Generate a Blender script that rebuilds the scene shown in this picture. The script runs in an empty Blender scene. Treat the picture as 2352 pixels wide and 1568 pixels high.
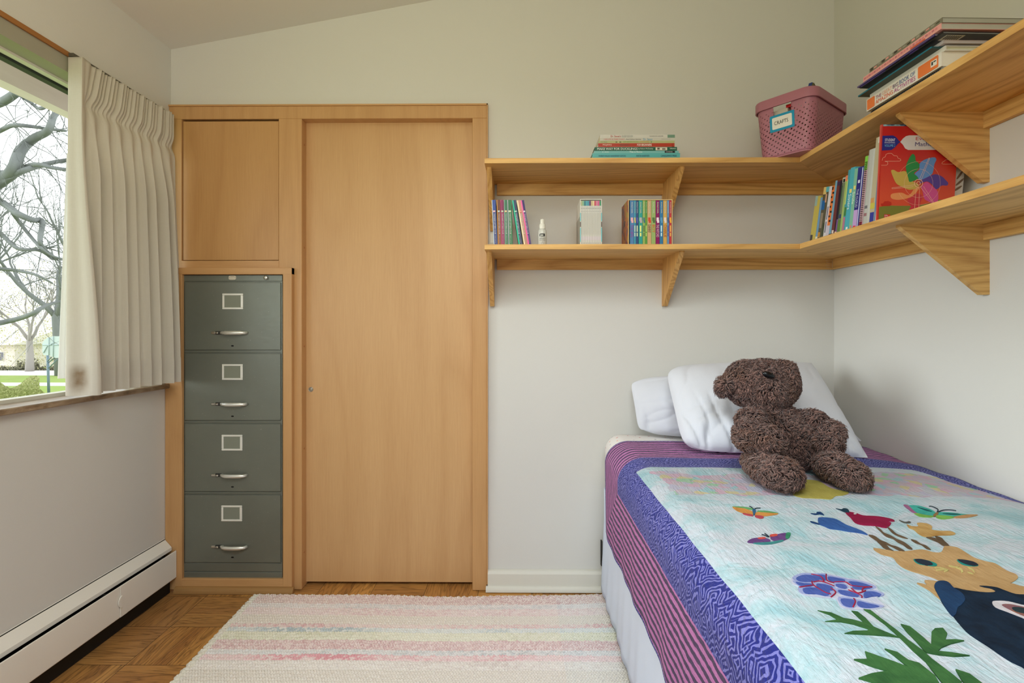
import bpy, math, random
import numpy as np
from mathutils import Vector, Matrix, noise
from mathutils.geometry import delaunay_2d_cdt, intersect_point_line

C = bpy.context.scene.collection
scene = bpy.context.scene

# ------------------------------------------------------------------ camera, world, lights, exposure
H = 1.153          # eye height
F = 1220.0         # focal length in pixels of the 2352 wide frame
D = 2.36           # distance to the back wall
YAW = 0.009
cam_d = bpy.data.cameras.new('camera')
cam = bpy.data.objects.new('camera', cam_d)
C.objects.link(cam)
cam.location = (0, 0, H)
cam.rotation_euler = (math.pi / 2, 0, YAW)
cam_d.sensor_fit = 'HORIZONTAL'
cam_d.sensor_width = 36
cam_d.lens = 36 * F / 2352
cam_d.shift_x = -(1185 - 1176) / 2352
cam_d.shift_y = -(784 - 757) / 2352
cam_d.clip_start = 0.02
cam_d.clip_end = 400
scene.camera = cam

vs = scene.view_settings
vs.view_transform = 'Standard'
vs.look = 'None'
vs.exposure = 0.0
vs.gamma = 1.0
vs.use_curve_mapping = False
scene.render.film_transparent = False
scene.cycles.max_bounces = 10
scene.cycles.diffuse_bounces = 6
scene.cycles.transparent_max_bounces = 16
scene.cycles.sample_clamp_indirect = 6
scene.cycles.caustics_reflective = False
scene.cycles.caustics_refractive = False

world = bpy.data.worlds.new('overcast_sky')
scene.world = world
world.use_nodes = True
wn = world.node_tree.nodes
wn['Background'].inputs[0].default_value = (0.97, 0.985, 1.0, 1)
wn['Background'].inputs[1].default_value = 2.3


def area(name, loc, target, sx, sy, power, col):
    l = bpy.data.lights.new(name, 'AREA')
    l.shape = 'RECTANGLE'
    l.size, l.size_y, l.energy, l.color = sx, sy, power, col
    o = bpy.data.objects.new(name, l)
    C.objects.link(o)
    o.location = loc
    o.rotation_euler = (Vector(target) - Vector(loc)).to_track_quat('-Z', 'Y').to_euler()
    return o


# soft daylight slanting in through the left window
sun_d = bpy.data.lights.new('hazy_sun', 'SUN')
sun_d.energy = 2.0
sun_d.angle = math.radians(28)
sun_d.color = (0.94, 0.97, 1.0)
sun = bpy.data.objects.new('hazy_sun', sun_d)
C.objects.link(sun)
sun.rotation_euler = Vector((0.95, 0.30, -0.22)).to_track_quat('-Z', 'Y').to_euler()
# added cool fill lights behind and above the camera, without a modelled source
area('rear_fill', (-0.45, -1.30, 1.55), (0.1, 2.0, 1.0), 2.2, 1.5, 14, (0.80, 0.91, 1.0))
fill_ = area('overhead_fill', (0.0, 0.0, 2.42), (-0.12, 1.35, 0.0), 1.3, 0.9, 17, (0.84, 0.93, 1.0))
fill_.data.spread = math.radians(105)
# added warm up-light behind the camera, unseen, washing the ceiling and upper walls
area('warm_up_fill', (-0.3, -0.1, 1.9), (-0.5, 0.5, 2.9), 0.9, 0.9, 25, (1.0, 0.89, 0.58))


# ------------------------------------------------------------------ colour and material helpers
def srgb(c):
    if isinstance(c, str):
        c = tuple(int(c[i:i + 2], 16) for i in (0, 2, 4))
    o = []
    for v in c[:3]:
        v = v / 255.0
        o.append(v / 12.92 if v <= 0.04045 else ((v + 0.055) / 1.055) ** 2.4)
    return (o[0], o[1], o[2], 1.0)


class NT:
    """small helper to wire a principled material"""
    def __init__(self, name):
        self.m = bpy.data.materials.new(name)
        self.m.use_nodes = True
        self.t = self.m.node_tree
        self.b = self.t.nodes['Principled BSDF']
        self.out = self.t.nodes['Material Output']

    def n(self, typ, props=None, **ins):
        nd = self.t.nodes.new(typ)
        for k, v in (props or {}).items():
            setattr(nd, k, v)
        for k, v in ins.items():
            key = int(k[1:]) if k[0] == 'i' and k[1:].isdigit() else k.replace('_', ' ')
            self.set(nd.inputs[key], v)
        return nd

    def set(self, sock, v):
        if hasattr(v, 'bl_idname') or isinstance(v, bpy.types.NodeSocket):
            s = v if isinstance(v, bpy.types.NodeSocket) else v.outputs[0]
            self.t.links.new(s, sock)
        else:
            sock.default_value = v

    def math(self, op, a, b=0.0, c=0.0, clamp=False):
        nd = self.t.nodes.new('ShaderNodeMath')
        nd.operation = op
        nd.use_clamp = clamp
        for i, v in enumerate((a, b, c)):
            self.set(nd.inputs[i], v)
        return nd

    def mix(self, f, a, b, blend='MIX'):
        nd = self.t.nodes.new('ShaderNodeMix')
        nd.data_type = 'RGBA'
        nd.blend_type = blend
        self.set(nd.inputs[0], f)
        self.set(nd.inputs[6], a)
        self.set(nd.inputs[7], b)
        return nd.outputs[2]

    def coord(self, kind='Object', scale=(1, 1, 1), loc=(0, 0, 0), rot=(0, 0, 0)):
        tc = self.n('ShaderNodeTexCoord')
        mp = self.n('ShaderNodeMapping')
        self.t.links.new(tc.outputs[kind], mp.inputs[0])
        mp.inputs['Scale'].default_value = scale
        mp.inputs['Location'].default_value = loc
        mp.inputs['Rotation'].default_value = rot
        return mp.outputs[0]

    def noise(self, vec, scale=5, detail=4, rough=0.5, dist=0.0):
        return self.n('ShaderNodeTexNoise', None, Vector=vec, Scale=scale, Detail=detail, Roughness=rough, Distortion=dist).outputs[0]

    def ramp(self, fac, stops, interp='LINEAR'):
        r = self.n('ShaderNodeValToRGB', None, Fac=fac)
        r.color_ramp.interpolation = interp
        e = r.color_ramp.elements
        while len(e) < len(stops):
            e.new(0.5)
        for el, (p, c) in zip(e, stops):
            el.position = p
            el.color = c if len(c) == 4 else (*c, 1)
        return r.outputs[0]

    def bump(self, h, strength=0.3, dist=0.01):
        bp = self.n('ShaderNodeBump', None, Height=h, Strength=strength, Distance=dist)
        self.t.links.new(bp.outputs[0], self.b.inputs['Normal'])

    def base(self, c):
        self.set(self.b.inputs['Base Color'], c)

    def fin(self, rough=0.5, metal=0.0, spec=None, **kw):
        if not self.b.inputs['Roughness'].is_linked:
            self.b.inputs['Roughness'].default_value = rough
        self.b.inputs['Metallic'].default_value = metal
        if spec is not None:
            self.b.inputs['Specular IOR Level'].default_value = spec
        for k, v in kw.items():
            self.b.inputs[k.replace('_', ' ')].default_value = v
        return self.m


_plain = {}


def plain(col, rough=0.5, metal=0.0, spec=0.4):
    key = (str(col), rough, metal, spec)
    if key not in _plain:
        n = NT('paint_%s' % (len(_plain)))
        c = srgb(col)
        v = n.noise(n.coord('Object', (1, 1, 1)), 60, 2)
        n.base(n.mix(n.math('MULTIPLY', v, 0.10), c, (c[0] * .75, c[1] * .75, c[2] * .75, 1)))
        _plain[key] = n.fin(rough, metal, spec)
    return _plain[key]


def wall_paint(name, col, amp=0.06):
    n = NT(name)
    c = srgb(col)
    v = n.noise(n.coord('Object'), 1.7, 3)
    n.base(n.mix(n.math('MULTIPLY', v, amp * 2), c, (c[0] * .86, c[1] * .86, c[2] * .85, 1)))
    a = n.noise(n.coord('Object'), 260, 3)
    b = n.noise(n.coord('Object'), 14, 3)
    n.bump(n.math('ADD', n.math('MULTIPLY', a, 0.45), b), 0.16, 0.004)
    return n.fin(0.62, 0, 0.25)


def wood(name, light, dark, axis='x', scale=1.0, contrast=0.55, rough=0.42, fine=0.35, rings=5.5, spec=0.35):
    """long grained wood; axis = direction of the grain"""
    n = NT(name)
    st = {'x': (0.10, 1, 1), 'y': (1, 0.10, 1), 'z': (1, 1, 0.10)}[axis]
    vec = n.coord('Object', tuple(s * scale for s in st), (0.37, 1.13, 2.71))
    warp = n.noise(vec, 2.6, 3, 0.45, 0.5)
    rg = n.math('MULTIPLY', warp, rings * 3.2)
    band = n.math('ABSOLUTE', n.math('SUBTRACT', n.math('FRACT', rg), 0.5))
    band = n.math('MULTIPLY', n.math('POWER', n.math('MULTIPLY', band, 2.0), 1.6), 0.42)
    st2 = {'x': (0.035, 1, 1), 'y': (1, 0.035, 1), 'z': (1, 1, 0.035)}[axis]
    v2 = n.coord('Object', tuple(s * scale for s in st2))
    streak = n.noise(v2, 170, 3, 0.7)
    pore = n.noise(v2, 520, 2, 0.6)
    pst = n.math('MULTIPLY', n.math('SUBTRACT', pore, 0.45, clamp=True), 2.2)
    f = n.math('ADD', n.math('MULTIPLY', n.math('MULTIPLY', band, 2.0), contrast), n.math('MULTIPLY', streak, fine * 1.1))
    f = n.math('ADD', f, n.math('MULTIPLY', n.math('MULTIPLY', pst, contrast), 0.5))
    f = n.math('SUBTRACT', f, 0.14, clamp=True)
    col = n.mix(f, srgb(light), srgb(dark))
    big = n.noise(n.coord('Object', st), 3.0, 2)
    l = srgb(light)
    col = n.mix(n.math('MULTIPLY', big, 0.35), col, (l[0] * .72, l[1] * .66, l[2] * .55, 1))
    n.base(col)
    n.bump(n.math('ADD', streak, n.math('MULTIPLY', pore, .5)), 0.10, 0.0012)
    return n.fin(rough, 0, spec)


M = {}
M['wall'] = wall_paint('warm_white_wall_paint', (211, 210, 205))
M['ceiling'] = wall_paint('ceiling_paint', (218, 214, 206))
M['heater'] = wall_paint('heater_enamel', (232, 229, 220), 0.02)
M['base'] = wall_paint('baseboard_enamel', (214, 212, 202), 0.03)
M['veneer'] = wood('maple_veneer_door', (212, 172, 124), (174, 126, 78), 'z', 1.0, 0.24, 0.36, 0.5, 2.5)
M['cupv'] = wood('maple_veneer_panel', (200, 156, 104), (160, 112, 66), 'z', 1.0, 0.28, 0.34, 0.5, 2.5)
M['frame_z'] = wood('maple_frame_vertical', (204, 160, 110), (164, 118, 70), 'z', 1.3, 0.25, 0.36, 0.5, 3)
M['frame_x'] = wood('maple_frame_horizontal', (204, 160, 110), (164, 118, 70), 'x', 1.3, 0.25, 0.36, 0.5, 3)
M['oak_x'] = wood('oak_board_along', (236, 192, 120), (160, 106, 46), 'x', 1.0, 0.55, 0.5, 0.6, 8)
M['oak_y'] = wood('oak_board_deep', (236, 192, 120), (158, 104, 44), 'y', 1.0, 0.55, 0.5, 0.6, 8)
M['oak_z'] = wood('oak_bracket_upright', (230, 184, 114), (160, 104, 46), 'z', 1.6, 0.6, 0.5, 0.6, 7)
M['trimwood'] = wood('dark_window_wood', (170, 116, 62), (120, 76, 38), 'y', 1.0, 0.3, 0.6, 0.4, 4)
M['black'] = plain((14, 13, 12), 0.6)
M['dark'] = plain((40, 38, 36), 0.6)
M['white'] = plain((232, 232, 228), 0.5)
M['pages'] = plain((226, 219, 200), 0.8)
M['winwhite'] = plain((216, 214, 204), 0.45)


# chrome
def metal_mat(name, col, rough):
    n = NT(name)
    v = n.noise(n.coord('Object'), 90, 3)
    n.base(n.mix(n.math('MULTIPLY', v, 0.35), srgb(col), srgb(tuple(int(c * .7) for c in col))))
    return n.fin(rough, 1.0)


M['chrome'] = metal_mat('worn_chrome', (232, 230, 222), 0.24)
M['nickel'] = metal_mat('brushed_nickel', (206, 202, 190), 0.35)
M['holder'] = plain((240, 240, 232), .35, .35, .6)
M['bar'] = plain((236, 236, 228), .36, .7, .6)

# filing cabinet enamel, green grey, a little blotchy
n = NT('grey_green_enamel')
v = n.noise(n.coord('Object'), 5, 5, 0.6)
w = n.noise(n.coord('Object', (1, 1, 3)), 30, 3)
cc = n.mix(n.math('MULTIPLY', v, 0.7), srgb((129, 133, 122)), srgb((100, 104, 97)))
sp = n.noise(n.coord('Object'), 240, 1)
cc = n.mix(n.math('GREATER_THAN', sp, 0.79), cc, srgb((170, 172, 162)))
n.base(cc)
n.set(n.b.inputs['Roughness'], n.math('ADD', n.math('MULTIPLY', w, 0.18), 0.30))
n.bump(n.noise(n.coord('Object'), 380, 2), 0.05, 0.001)
M['cabinet'] = n.fin(0.4, 0.45, 0.6)

# glass
n = NT('window_glass')
gl = n.n('ShaderNodeBsdfGlossy')
gl.inputs['Roughness'].default_value = 0.02
tr = n.n('ShaderNodeBsdfTransparent')
tr.inputs[0].default_value = (0.96, 0.98, 0.97, 1)
mx = n.n('ShaderNodeMixShader')
fr = n.n('ShaderNodeLayerWeight')
fr.inputs[0].default_value = 0.2
n.set(mx.inputs[0], n.math('ADD', n.math('MULTIPLY', n.math('POWER', fr.outputs[1], 4.0), 0.25), 0.02))
n.t.links.new(tr.outputs[0], mx.inputs[1])
n.t.links.new(gl.outputs[0], mx.inputs[2])
n.t.links.new(mx.outputs[0], n.out.inputs[0])
M['glass'] = n.m

# parquet floor -------------------------------------------------------
n = NT('oak_parquet_squares')
T = 0.2347
tc = n.n('ShaderNodeTexCoord')
sx = n.n('ShaderNodeSeparateXYZ')
n.t.links.new(tc.outputs['Object'], sx.inputs[0])
px = n.math('DIVIDE', n.math('ADD', sx.outputs[0], 1.36), T)
py = n.math('DIVIDE', n.math('SUBTRACT', sx.outputs[1], 1.8155), T)
fx, fy = n.math('FLOOR', px), n.math('FLOOR', py)
u, v = n.math('FRACT', px), n.math('FRACT', py)
par = n.math('ABSOLUTE', n.math('MODULO', n.math('ADD', fx, fy), 2.0))     # 0: grain along y


def lerp(f, a, b):
    return n.math('ADD', n.math('MULTIPLY', a, n.math('SUBTRACT', 1.0, f)), n.math('MULTIPLY', b, f))


across = lerp(par, u, v)
along = lerp(par, v, u)
s6 = n.math('MULTIPLY', across, 5.0)
strip = n.math('FLOOR', s6)
cmb = n.n('ShaderNodeCombineXYZ', None, X=fx, Y=fy, Z=strip)
wn_ = n.n('ShaderNodeTexWhiteNoise', None, Vector=cmb.outputs[0])
rnd = wn_.outputs[0]
cid = n.n('ShaderNodeCombineXYZ', None, X=fx, Y=fy, Z=7.0)
rnd2 = n.n('ShaderNodeTexWhiteNoise', None, Vector=cid.outputs[0]).outputs[0]
gv = n.n('ShaderNodeCombineXYZ', None, X=n.math('MULTIPLY', along, 0.42), Y=n.math('MULTIPLY', across, 3.4), Z=n.math('MULTIPLY', rnd, 17.0))
g1 = n.noise(gv.outputs[0], 1.6, 3, 0.5, 0.5)
ring = n.math('ABSOLUTE', n.math('SUBTRACT', n.math('FRACT', n.math('MULTIPLY', g1, 7.0)), 0.5))
gv2 = n.n('ShaderNodeCombineXYZ', None, X=n.math('MULTIPLY', along, 0.8), Y=n.math('MULTIPLY', across, 14.0), Z=n.math('MULTIPLY', rnd, 9.0))
g2 = n.noise(gv2.outputs[0], 7.0, 3, 0.6)
f = n.math('ADD', n.math('MULTIPLY', n.math('POWER', n.math('MULTIPLY', ring, 2.0), 2.6), 0.42), n.math('MULTIPLY', n.math('POWER', g2, 1.5), 0.62), clamp=True)
tone = n.mix(rnd, srgb((228, 168, 90)), srgb((176, 120, 62)))
tone = n.mix(n.math('MULTIPLY', rnd2, 0.6), tone, srgb((176, 130, 80)))
col = n.mix(f, tone, srgb((70, 42, 20)))
# dark seams between strips and squares
e1 = n.math('ABSOLUTE', n.math('SUBTRACT', n.math('FRACT', s6), 0.5))
l1 = n.math('GREATER_THAN', e1, 0.488)
e2 = n.math('MAXIMUM', n.math('ABSOLUTE', n.math('SUBTRACT', u, 0.5)), n.math('ABSOLUTE', n.math('SUBTRACT', v, 0.5)))
l2 = n.math('GREATER_THAN', e2, 0.4945)
col = n.mix(n.math('MULTIPLY', l1, 0.35), col, srgb((70, 42, 20)))
col = n.mix(n.math('MULTIPLY', l2, 0.75), col, srgb((34, 20, 10)))
n.base(col)
n.set(n.b.inputs['Roughness'], n.math('ADD', n.math('MULTIPLY', f, 0.15), 0.36))
n.bump(n.math('SUBTRACT', n.math('MULTIPLY', g2, -0.3), n.math('ADD', l1, l2)), 0.25, 0.001)
M['floor'] = n.fin(0.4, 0, 0.4)


# ------------------------------------------------------------------ geometry helpers
def world_loc(o):
    v = Vector((0, 0, 0))
    while o is not None:
        v = v + o.location
        o = o.parent
    return v


def empty(name, loc, label, cat, group=None):
    o = bpy.data.objects.new(name, None)
    C.objects.link(o)
    o.location = loc
    o.empty_display_size = 0.05
    tag(o, label, cat, group)
    return o


def tag(o, label, cat, group=None, kind=None):
    if label:
        o['label'] = label
    if cat:
        o['category'] = cat
    if group:
        o['group'] = group
    if kind:
        o['kind'] = kind
    return o


class MB:
    """collects shapes in world coordinates and builds them as one mesh object"""
    def __init__(self):
        self.v, self.f, self.m, self.s = [], [], [], []

    def add(self, verts, faces, mi=0, smooth=False):
        b = len(self.v)
        self.v.extend([tuple(p) for p in verts])
        for fc in faces:
            self.f.append(tuple(b + i for i in fc))
            self.m.append(mi)
            self.s.append(smooth)
        return self

    def box(self, x0, x1, y0, y1, z0, z1, mi=0, bev=0.0, mat=None):
        if bev > 0:
            b = min(bev, (x1 - x0) * .45, (y1 - y0) * .45, (z1 - z0) * .45)
            vs_, fs = [], []
            P = {}
            for ix, X in enumerate((x0, x1)):
                for iy, Y in enumerate((y0, y1)):
                    for iz, Z in enumerate((z0, z1)):
                        sx_, sy_, sz_ = (1, -1)[ix], (1, -1)[iy], (1, -1)[iz]
                        for a in range(3):
                            p = [X + sx_ * b, Y + sy_ * b, Z + sz_ * b]
                            p[a] = (X, Y, Z)[a]
                            P[(ix, iy, iz, a)] = len(vs_)
                            vs_.append(p)
            for ix in (0, 1):
                for iy in (0, 1):
                    for iz in (0, 1):
                        fs.append((P[ix, iy, iz, 0], P[ix, iy, iz, 1], P[ix, iy, iz, 2]))
            for a, (o1, o2) in enumerate(((1, 2), (0, 2), (0, 1))):
                for s in (0, 1):
                    q = []
                    for (i, j) in ((0, 0), (1, 0), (1, 1), (0, 1)):
                        k = [0, 0, 0]
                        k[a], k[o1], k[o2] = s, i, j
                        q.append(P[(*k, a)])
                    fs.append(tuple(q))
                # edges parallel to a
                for i in (0, 1):
                    for j in (0, 1):
                        k0, k1 = [0, 0, 0], [0, 0, 0]
                        k0[a], k1[a] = 0, 1
                        k0[o1] = k1[o1] = i
                        k0[o2] = k1[o2] = j
                        fs.append((P[(*k0, o1)], P[(*k1, o1)], P[(*k1, o2)], P[(*k0, o2)]))
        else:
            vs_ = [(x, y, z) for x in (x0, x1) for y in (y0, y1) for z in (z0, z1)]
            fs = [(0, 1, 3, 2), (4, 6, 7, 5), (0, 4, 5, 1), (2, 3, 7, 6), (0, 2, 6, 4), (1, 5, 7, 3)]
        if mat is not None:
            vs_ = [mat @ Vector(p) for p in vs_]
        return self.add(vs_, fs, mi)

    def prism(self, poly, vec, mi=0, mat=None):
        """poly: closed list of 3D points, extruded along vec"""
        k = len(poly)
        a = [Vector(p) for p in poly]
        b = [p + Vector(vec) for p in a]
        vs_ = a + b
        if mat is not None:
            vs_ = [mat @ p for p in vs_]
        fs = [tuple(range(k)), tuple(range(2 * k - 1, k - 1, -1))]
        fs += [(i, (i + 1) % k, k + (i + 1) % k, k + i) for i in range(k)]
        return self.add(vs_, fs, mi)

    def lathe(self, prof, centre=(0, 0, 0), seg=32, mi=0, axis='z', smooth=True, caps=True):
        vs_, fs = [], []
        for r, z in prof:
            for i in range(seg):
                a = 2 * math.pi * i / seg
                p = (r * math.cos(a), r * math.sin(a), z)
                if axis == 'x':
                    p = (p[2], p[0], p[1])
                elif axis == 'y':
                    p = (p[0], p[2], p[1])
                vs_.append((p[0] + centre[0], p[1] + centre[1], p[2] + centre[2]))
        for j in range(len(prof) - 1):
            for i in range(seg):
                fs.append((j * seg + i, j * seg + (i + 1) % seg, (j + 1) * seg + (i + 1) % seg, (j + 1) * seg + i))
        if caps:
            fs.append(tuple(range(seg)))
            fs.append(tuple(range(len(prof) * seg - 1, (len(prof) - 1) * seg - 1, -1)))
        return self.add(vs_, fs, mi, smooth)

    def tube(self, pts, rad, seg=8, mi=0, smooth=True):
        pts = [Vector(p) for p in pts]
        rs = rad if isinstance(rad, (list, tuple)) else [rad] * len(pts)
        vs_, fs = [], []
        up = Vector((0, 0, 1))
        for i, p in enumerate(pts):
            t = (pts[min(i + 1, len(pts) - 1)] - pts[max(i - 1, 0)]).normalized()
            if i == 0:
                a = t.cross(up)
                if a.length < 1e-3:
                    a = t.cross(Vector((1, 0, 0)))
            else:
                a = a - t * a.dot(t)
            a.normalize()
            b = t.cross(a)
            for k in range(seg):
                an = 2 * math.pi * k / seg
                vs_.append(p + (a * math.cos(an) + b * math.sin(an)) * rs[i])
        for i in range(len(pts) - 1):
            for k in range(seg):
                fs.append((i * seg + k, i * seg + (k + 1) % seg, (i + 1) * seg + (k + 1) % seg, (i + 1) * seg + k))
        fs.append(tuple(range(seg))[::-1])
        fs.append(tuple(range((len(pts) - 1) * seg, len(pts) * seg)))
        return self.add(vs_, fs, mi, smooth)

    def grid(self, fn, nu, nv, mi=0, smooth=True):
        vs_ = [fn(i / nu, j / nv) for j in range(nv + 1) for i in range(nu + 1)]
        fs = [(j * (nu + 1) + i, j * (nu + 1) + i + 1, (j + 1) * (nu + 1) + i + 1, (j + 1) * (nu + 1) + i)
              for j in range(nv) for i in range(nu)]
        return self.add(vs_, fs, mi, smooth)

    def ellipsoid(self, c, r, rot=None, seg=20, rings=12, mi=0):
        vs_, fs = [], []
        R = rot or Matrix.Identity(3)
        for j in range(rings + 1):
            th = math.pi * j / rings
            for i in range(seg):
                ph = 2 * math.pi * i / seg
                p = Vector((r[0] * math.sin(th) * math.cos(ph), r[1] * math.sin(th) * math.sin(ph), r[2] * math.cos(th)))
                vs_.append(Vector(c) + R @ p)
        for j in range(rings):
            for i in range(seg):
                fs.append((j * seg + i, j * seg + (i + 1) % seg, (j + 1) * seg + (i + 1) % seg, (j + 1) * seg + i))
        return self.add(vs_, fs, mi, True)

    def xf(self, mat):
        self.v = [tuple(mat @ Vector(p)) for p in self.v]
        return self

    def build(self, name, mats, parent=None, loc=None, label=None, cat=None, group=None, kind=None, uv=None):
        if not isinstance(mats, (list, tuple)):
            mats = [mats]
        base = world_loc(parent) if parent is not None else Vector(loc or (0, 0, 0))
        me = bpy.data.meshes.new(name)
        me.from_pydata([(p[0] - base.x, p[1] - base.y, p[2] - base.z) for p in self.v], [], self.f)
        for mt in mats:
            me.materials.append(mt)
        me.polygons.foreach_set('material_index', self.m)
        me.polygons.foreach_set('use_smooth', self.s)
        if uv is not None:
            ul = me.uv_layers.new(name='cloth')
            li = np.zeros(len(me.loops), dtype=np.int32)
            me.loops.foreach_get('vertex_index', li)
            ul.data.foreach_set('uv', np.asarray(uv, dtype=np.float32)[li].ravel())
        me.validate()
        me.update()
        import bmesh
        bm = bmesh.new()
        bm.from_mesh(me)
        bmesh.ops.recalc_face_normals(bm, faces=bm.faces)
        bm.to_mesh(me)
        bm.free()
        o = bpy.data.objects.new(name, me)
        C.objects.link(o)
        if parent is not None:
            o.parent = parent
        else:
            o.location = base
        tag(o, label, cat, group, kind)
        return o


def auto_smooth(o, angle=40):
    me = o.data
    me.polygons.foreach_set('use_smooth', [True] * len(me.polygons))
    me.set_sharp_from_angle(angle=math.radians(angle))


# pixel of the 2352 x 1568 frame -> world, on a given plane
_CY, _SY = math.cos(YAW), math.sin(YAW)


def ray(px, py):
    u = (px - 1185.0) / F
    w = (757.0 - py) / F
    return Vector((-_SY + u * _CY, _CY + u * _SY, w))


def onY(px, py, Y):
    r = ray(px, py)
    return Vector((0, 0, H)) + r * (Y / r.y)


def onX(px, py, X):
    r = ray(px, py)
    return Vector((0, 0, H)) + r * (X / r.x)


def onZ(px, py, Z):
    r = ray(px, py)
    return Vector((0, 0, H)) + r * ((Z - H) / r.z)


# lettering: built in font turned to a flat mesh, cached
_txt = {}


def text_geo(s):
    if s not in _txt:
        cu = bpy.data.curves.new('t', 'FONT')
        cu.body = s
        cu.size = 1
        cu.resolution_u = 2
        cu.offset = 0.0
        ob = bpy.data.objects.new('t', cu)
        C.objects.link(ob)
        dg = bpy.context.evaluated_depsgraph_get()
        me = bpy.data.meshes.new_from_object(ob.evaluated_get(dg))
        vs_ = [tuple(v.co) for v in me.vertices]
        fs = [tuple(p.vertices) for p in me.polygons]
        bpy.data.objects.remove(ob)
        bpy.data.curves.remove(cu)
        bpy.data.meshes.remove(me)
        xs = [p[0] for p in vs_] or [0, 1]
        ys = [p[1] for p in vs_] or [0, 1]
        _txt[s] = (vs_, fs, min(xs), max(xs), min(ys), max(ys))
    return _txt[s]


def put_text(mb, s, origin, right, up, width, height, mi=0, bold=0.0):
    """writes s into the rectangle that starts at origin (lower left)"""
    vs_, fs, x0, x1, y0, y1 = text_geo(s)
    o, r, u_ = Vector(origin), Vector(right).normalized(), Vector(up).normalized()
    kx, ky = width / (x1 - x0), height / (y1 - y0)
    nrm = r.cross(u_) * 0.0
    offs = [(0, 0)]
    for (bx, by) in offs:
        mb.add([o + r * ((p[0] - x0) * kx + bx * height) + u_ * ((p[1] - y0) * ky + by * height) + nrm for p in vs_], fs, mi)
# ------------------------------------------------------------------ room shell
XL, XR, YF = -1.563, 1.385, -1.45
SL = 0.182                                                # slope of the ceiling
ZC = lambda x: 2.405 + SL * (x - XL)

MB().add([(XL - .1, YF - .1, 0), (XR + .1, YF - .1, 0), (XR + .1, D + .75, 0), (XL - .1, D + .75, 0),
          (XL - .1, YF - .1, -.1), (XR + .1, YF - .1, -.1), (XR + .1, D + .75, -.1), (XL - .1, D + .75, -.1)],
         [(0, 1, 2, 3), (4, 5, 6, 7), (0, 1, 5, 4), (1, 2, 6, 5), (2, 3, 7, 6), (3, 0, 4, 7)]).build('floor', M['floor'], kind='structure')
MB().prism([(XL - .2, YF - .1, ZC(XL - .2)), (XR + .2, YF - .1, ZC(XR + .2)), (XR + .2, YF - .1, ZC(XR + .2) + .12), (XL - .2, YF - .1, ZC(XL - .2) + .12)],
           (0, D - YF + .3, 0)).build('ceiling', M['ceiling'], kind='structure')
# back wall: right part and the part above the closet
xc = onY(1120, 300, 2.345).x
zt = onY(700, 243, 2.345).z
b = MB()
b.prism([(xc - .01, D, 0), (XR + .1, D, 0), (XR + .1, D, ZC(XR + .1)), (xc - .01, D, ZC(xc - .01))], (0, .1, 0))
b.prism([(XL - .1, D, zt - .01), (xc - .01, D, zt - .01), (xc - .01, D, ZC(xc - .01)), (XL - .1, D, ZC(XL - .1))], (0, .1, 0))
b.build('wall_back', M['wall'], kind='structure')
b = MB()
b.prism([(XR, YF, 0), (XR, D, 0), (XR, D, ZC(XR)), (XR, YF, ZC(XR))], (.12, 0, 0))
b.build('wall_right', M['wall'], kind='structure')
b = MB()
b.box(XL - .1, XR + .1, YF - .1, YF, 0, 3.0)
b.build('wall_front', M['wall'], kind='structure')

# left wall with the window opening
ZS = onX(0, 938.2, XL).z        # sill top
ZW = onX(0, 37, XL).z           # underside of the brown trim
WY0, WY1 = -0.9, 2.30
zl = 2.405
TW = 0.16
b = MB()
b.box(XL - TW, XL, YF, D + .05, 0, ZS - .018)
b.box(XL - TW, XL, YF, D + .05, ZW, zl + .01)
b.box(XL - TW, XL, YF, WY0, ZS - .018, ZW)
b.box(XL - TW, XL, WY1, D + .05, ZS - .018, ZW)
b.build('wall_left', M['wall'], kind='structure')

# window_1: frame, glass, sill, head trim
win = empty('window_1', (XL, 1.0, ZS), None, None)
win['kind'] = 'structure'
b = MB()
XG = XL - 0.105
b.box(XG - .02, XG + .02, WY0, WY1, ZS - .018, ZS + .012)
b.box(XG - .02, XG + .03, WY0, WY1, ZW - .055, ZW)
b.box(XG - .02, XG + .02, WY0, WY0 + .04, ZS + .012, ZW - .055)
b.box(XG - .02, XG + .02, WY1 - .05, WY1, ZS + .012, ZW - .055)
b.build('window_frame', M['winwhite'], win)
MB().box(XG - .021, XG + .006, WY0, WY1, ZW - .066, ZW - .056).build('rubber_seal', plain((46, 52, 46), .6), win)
MB().box(XG - .004, XG + .004, WY0 + .04, WY1 - .05, ZS + .010, ZW - .06).build('window_glass', M['glass'], win)
# travertine sill
n = NT('brown_marble_sill')
v = n.noise(n.coord('Object', (1, .4, 1)), 34, 5, .6, .6)
n.base(n.ramp(v, [(0.3, srgb((96, 76, 56))), (0.5, srgb((138, 116, 92))), (0.7, srgb((170, 152, 128)))]))
M['sill'] = n.fin(0.28, 0, .5)
MB().box(XL - .085, XL + .022, WY0, 2.335, ZS - .02, ZS, bev=.003).build('window_sill', M['sill'], win)
MB().box(XL - .02, XL + .006, WY0, WY1 + .03, ZW, ZW + .016).build('head_trim', M['trimwood'], win)
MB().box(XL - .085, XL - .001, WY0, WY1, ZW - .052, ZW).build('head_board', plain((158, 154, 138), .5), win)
MB().box(XL - .090, XL - .066, WY0, WY1, ZW - .060, ZW - .050).build('white_bead', M['winwhite'], win)

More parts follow.
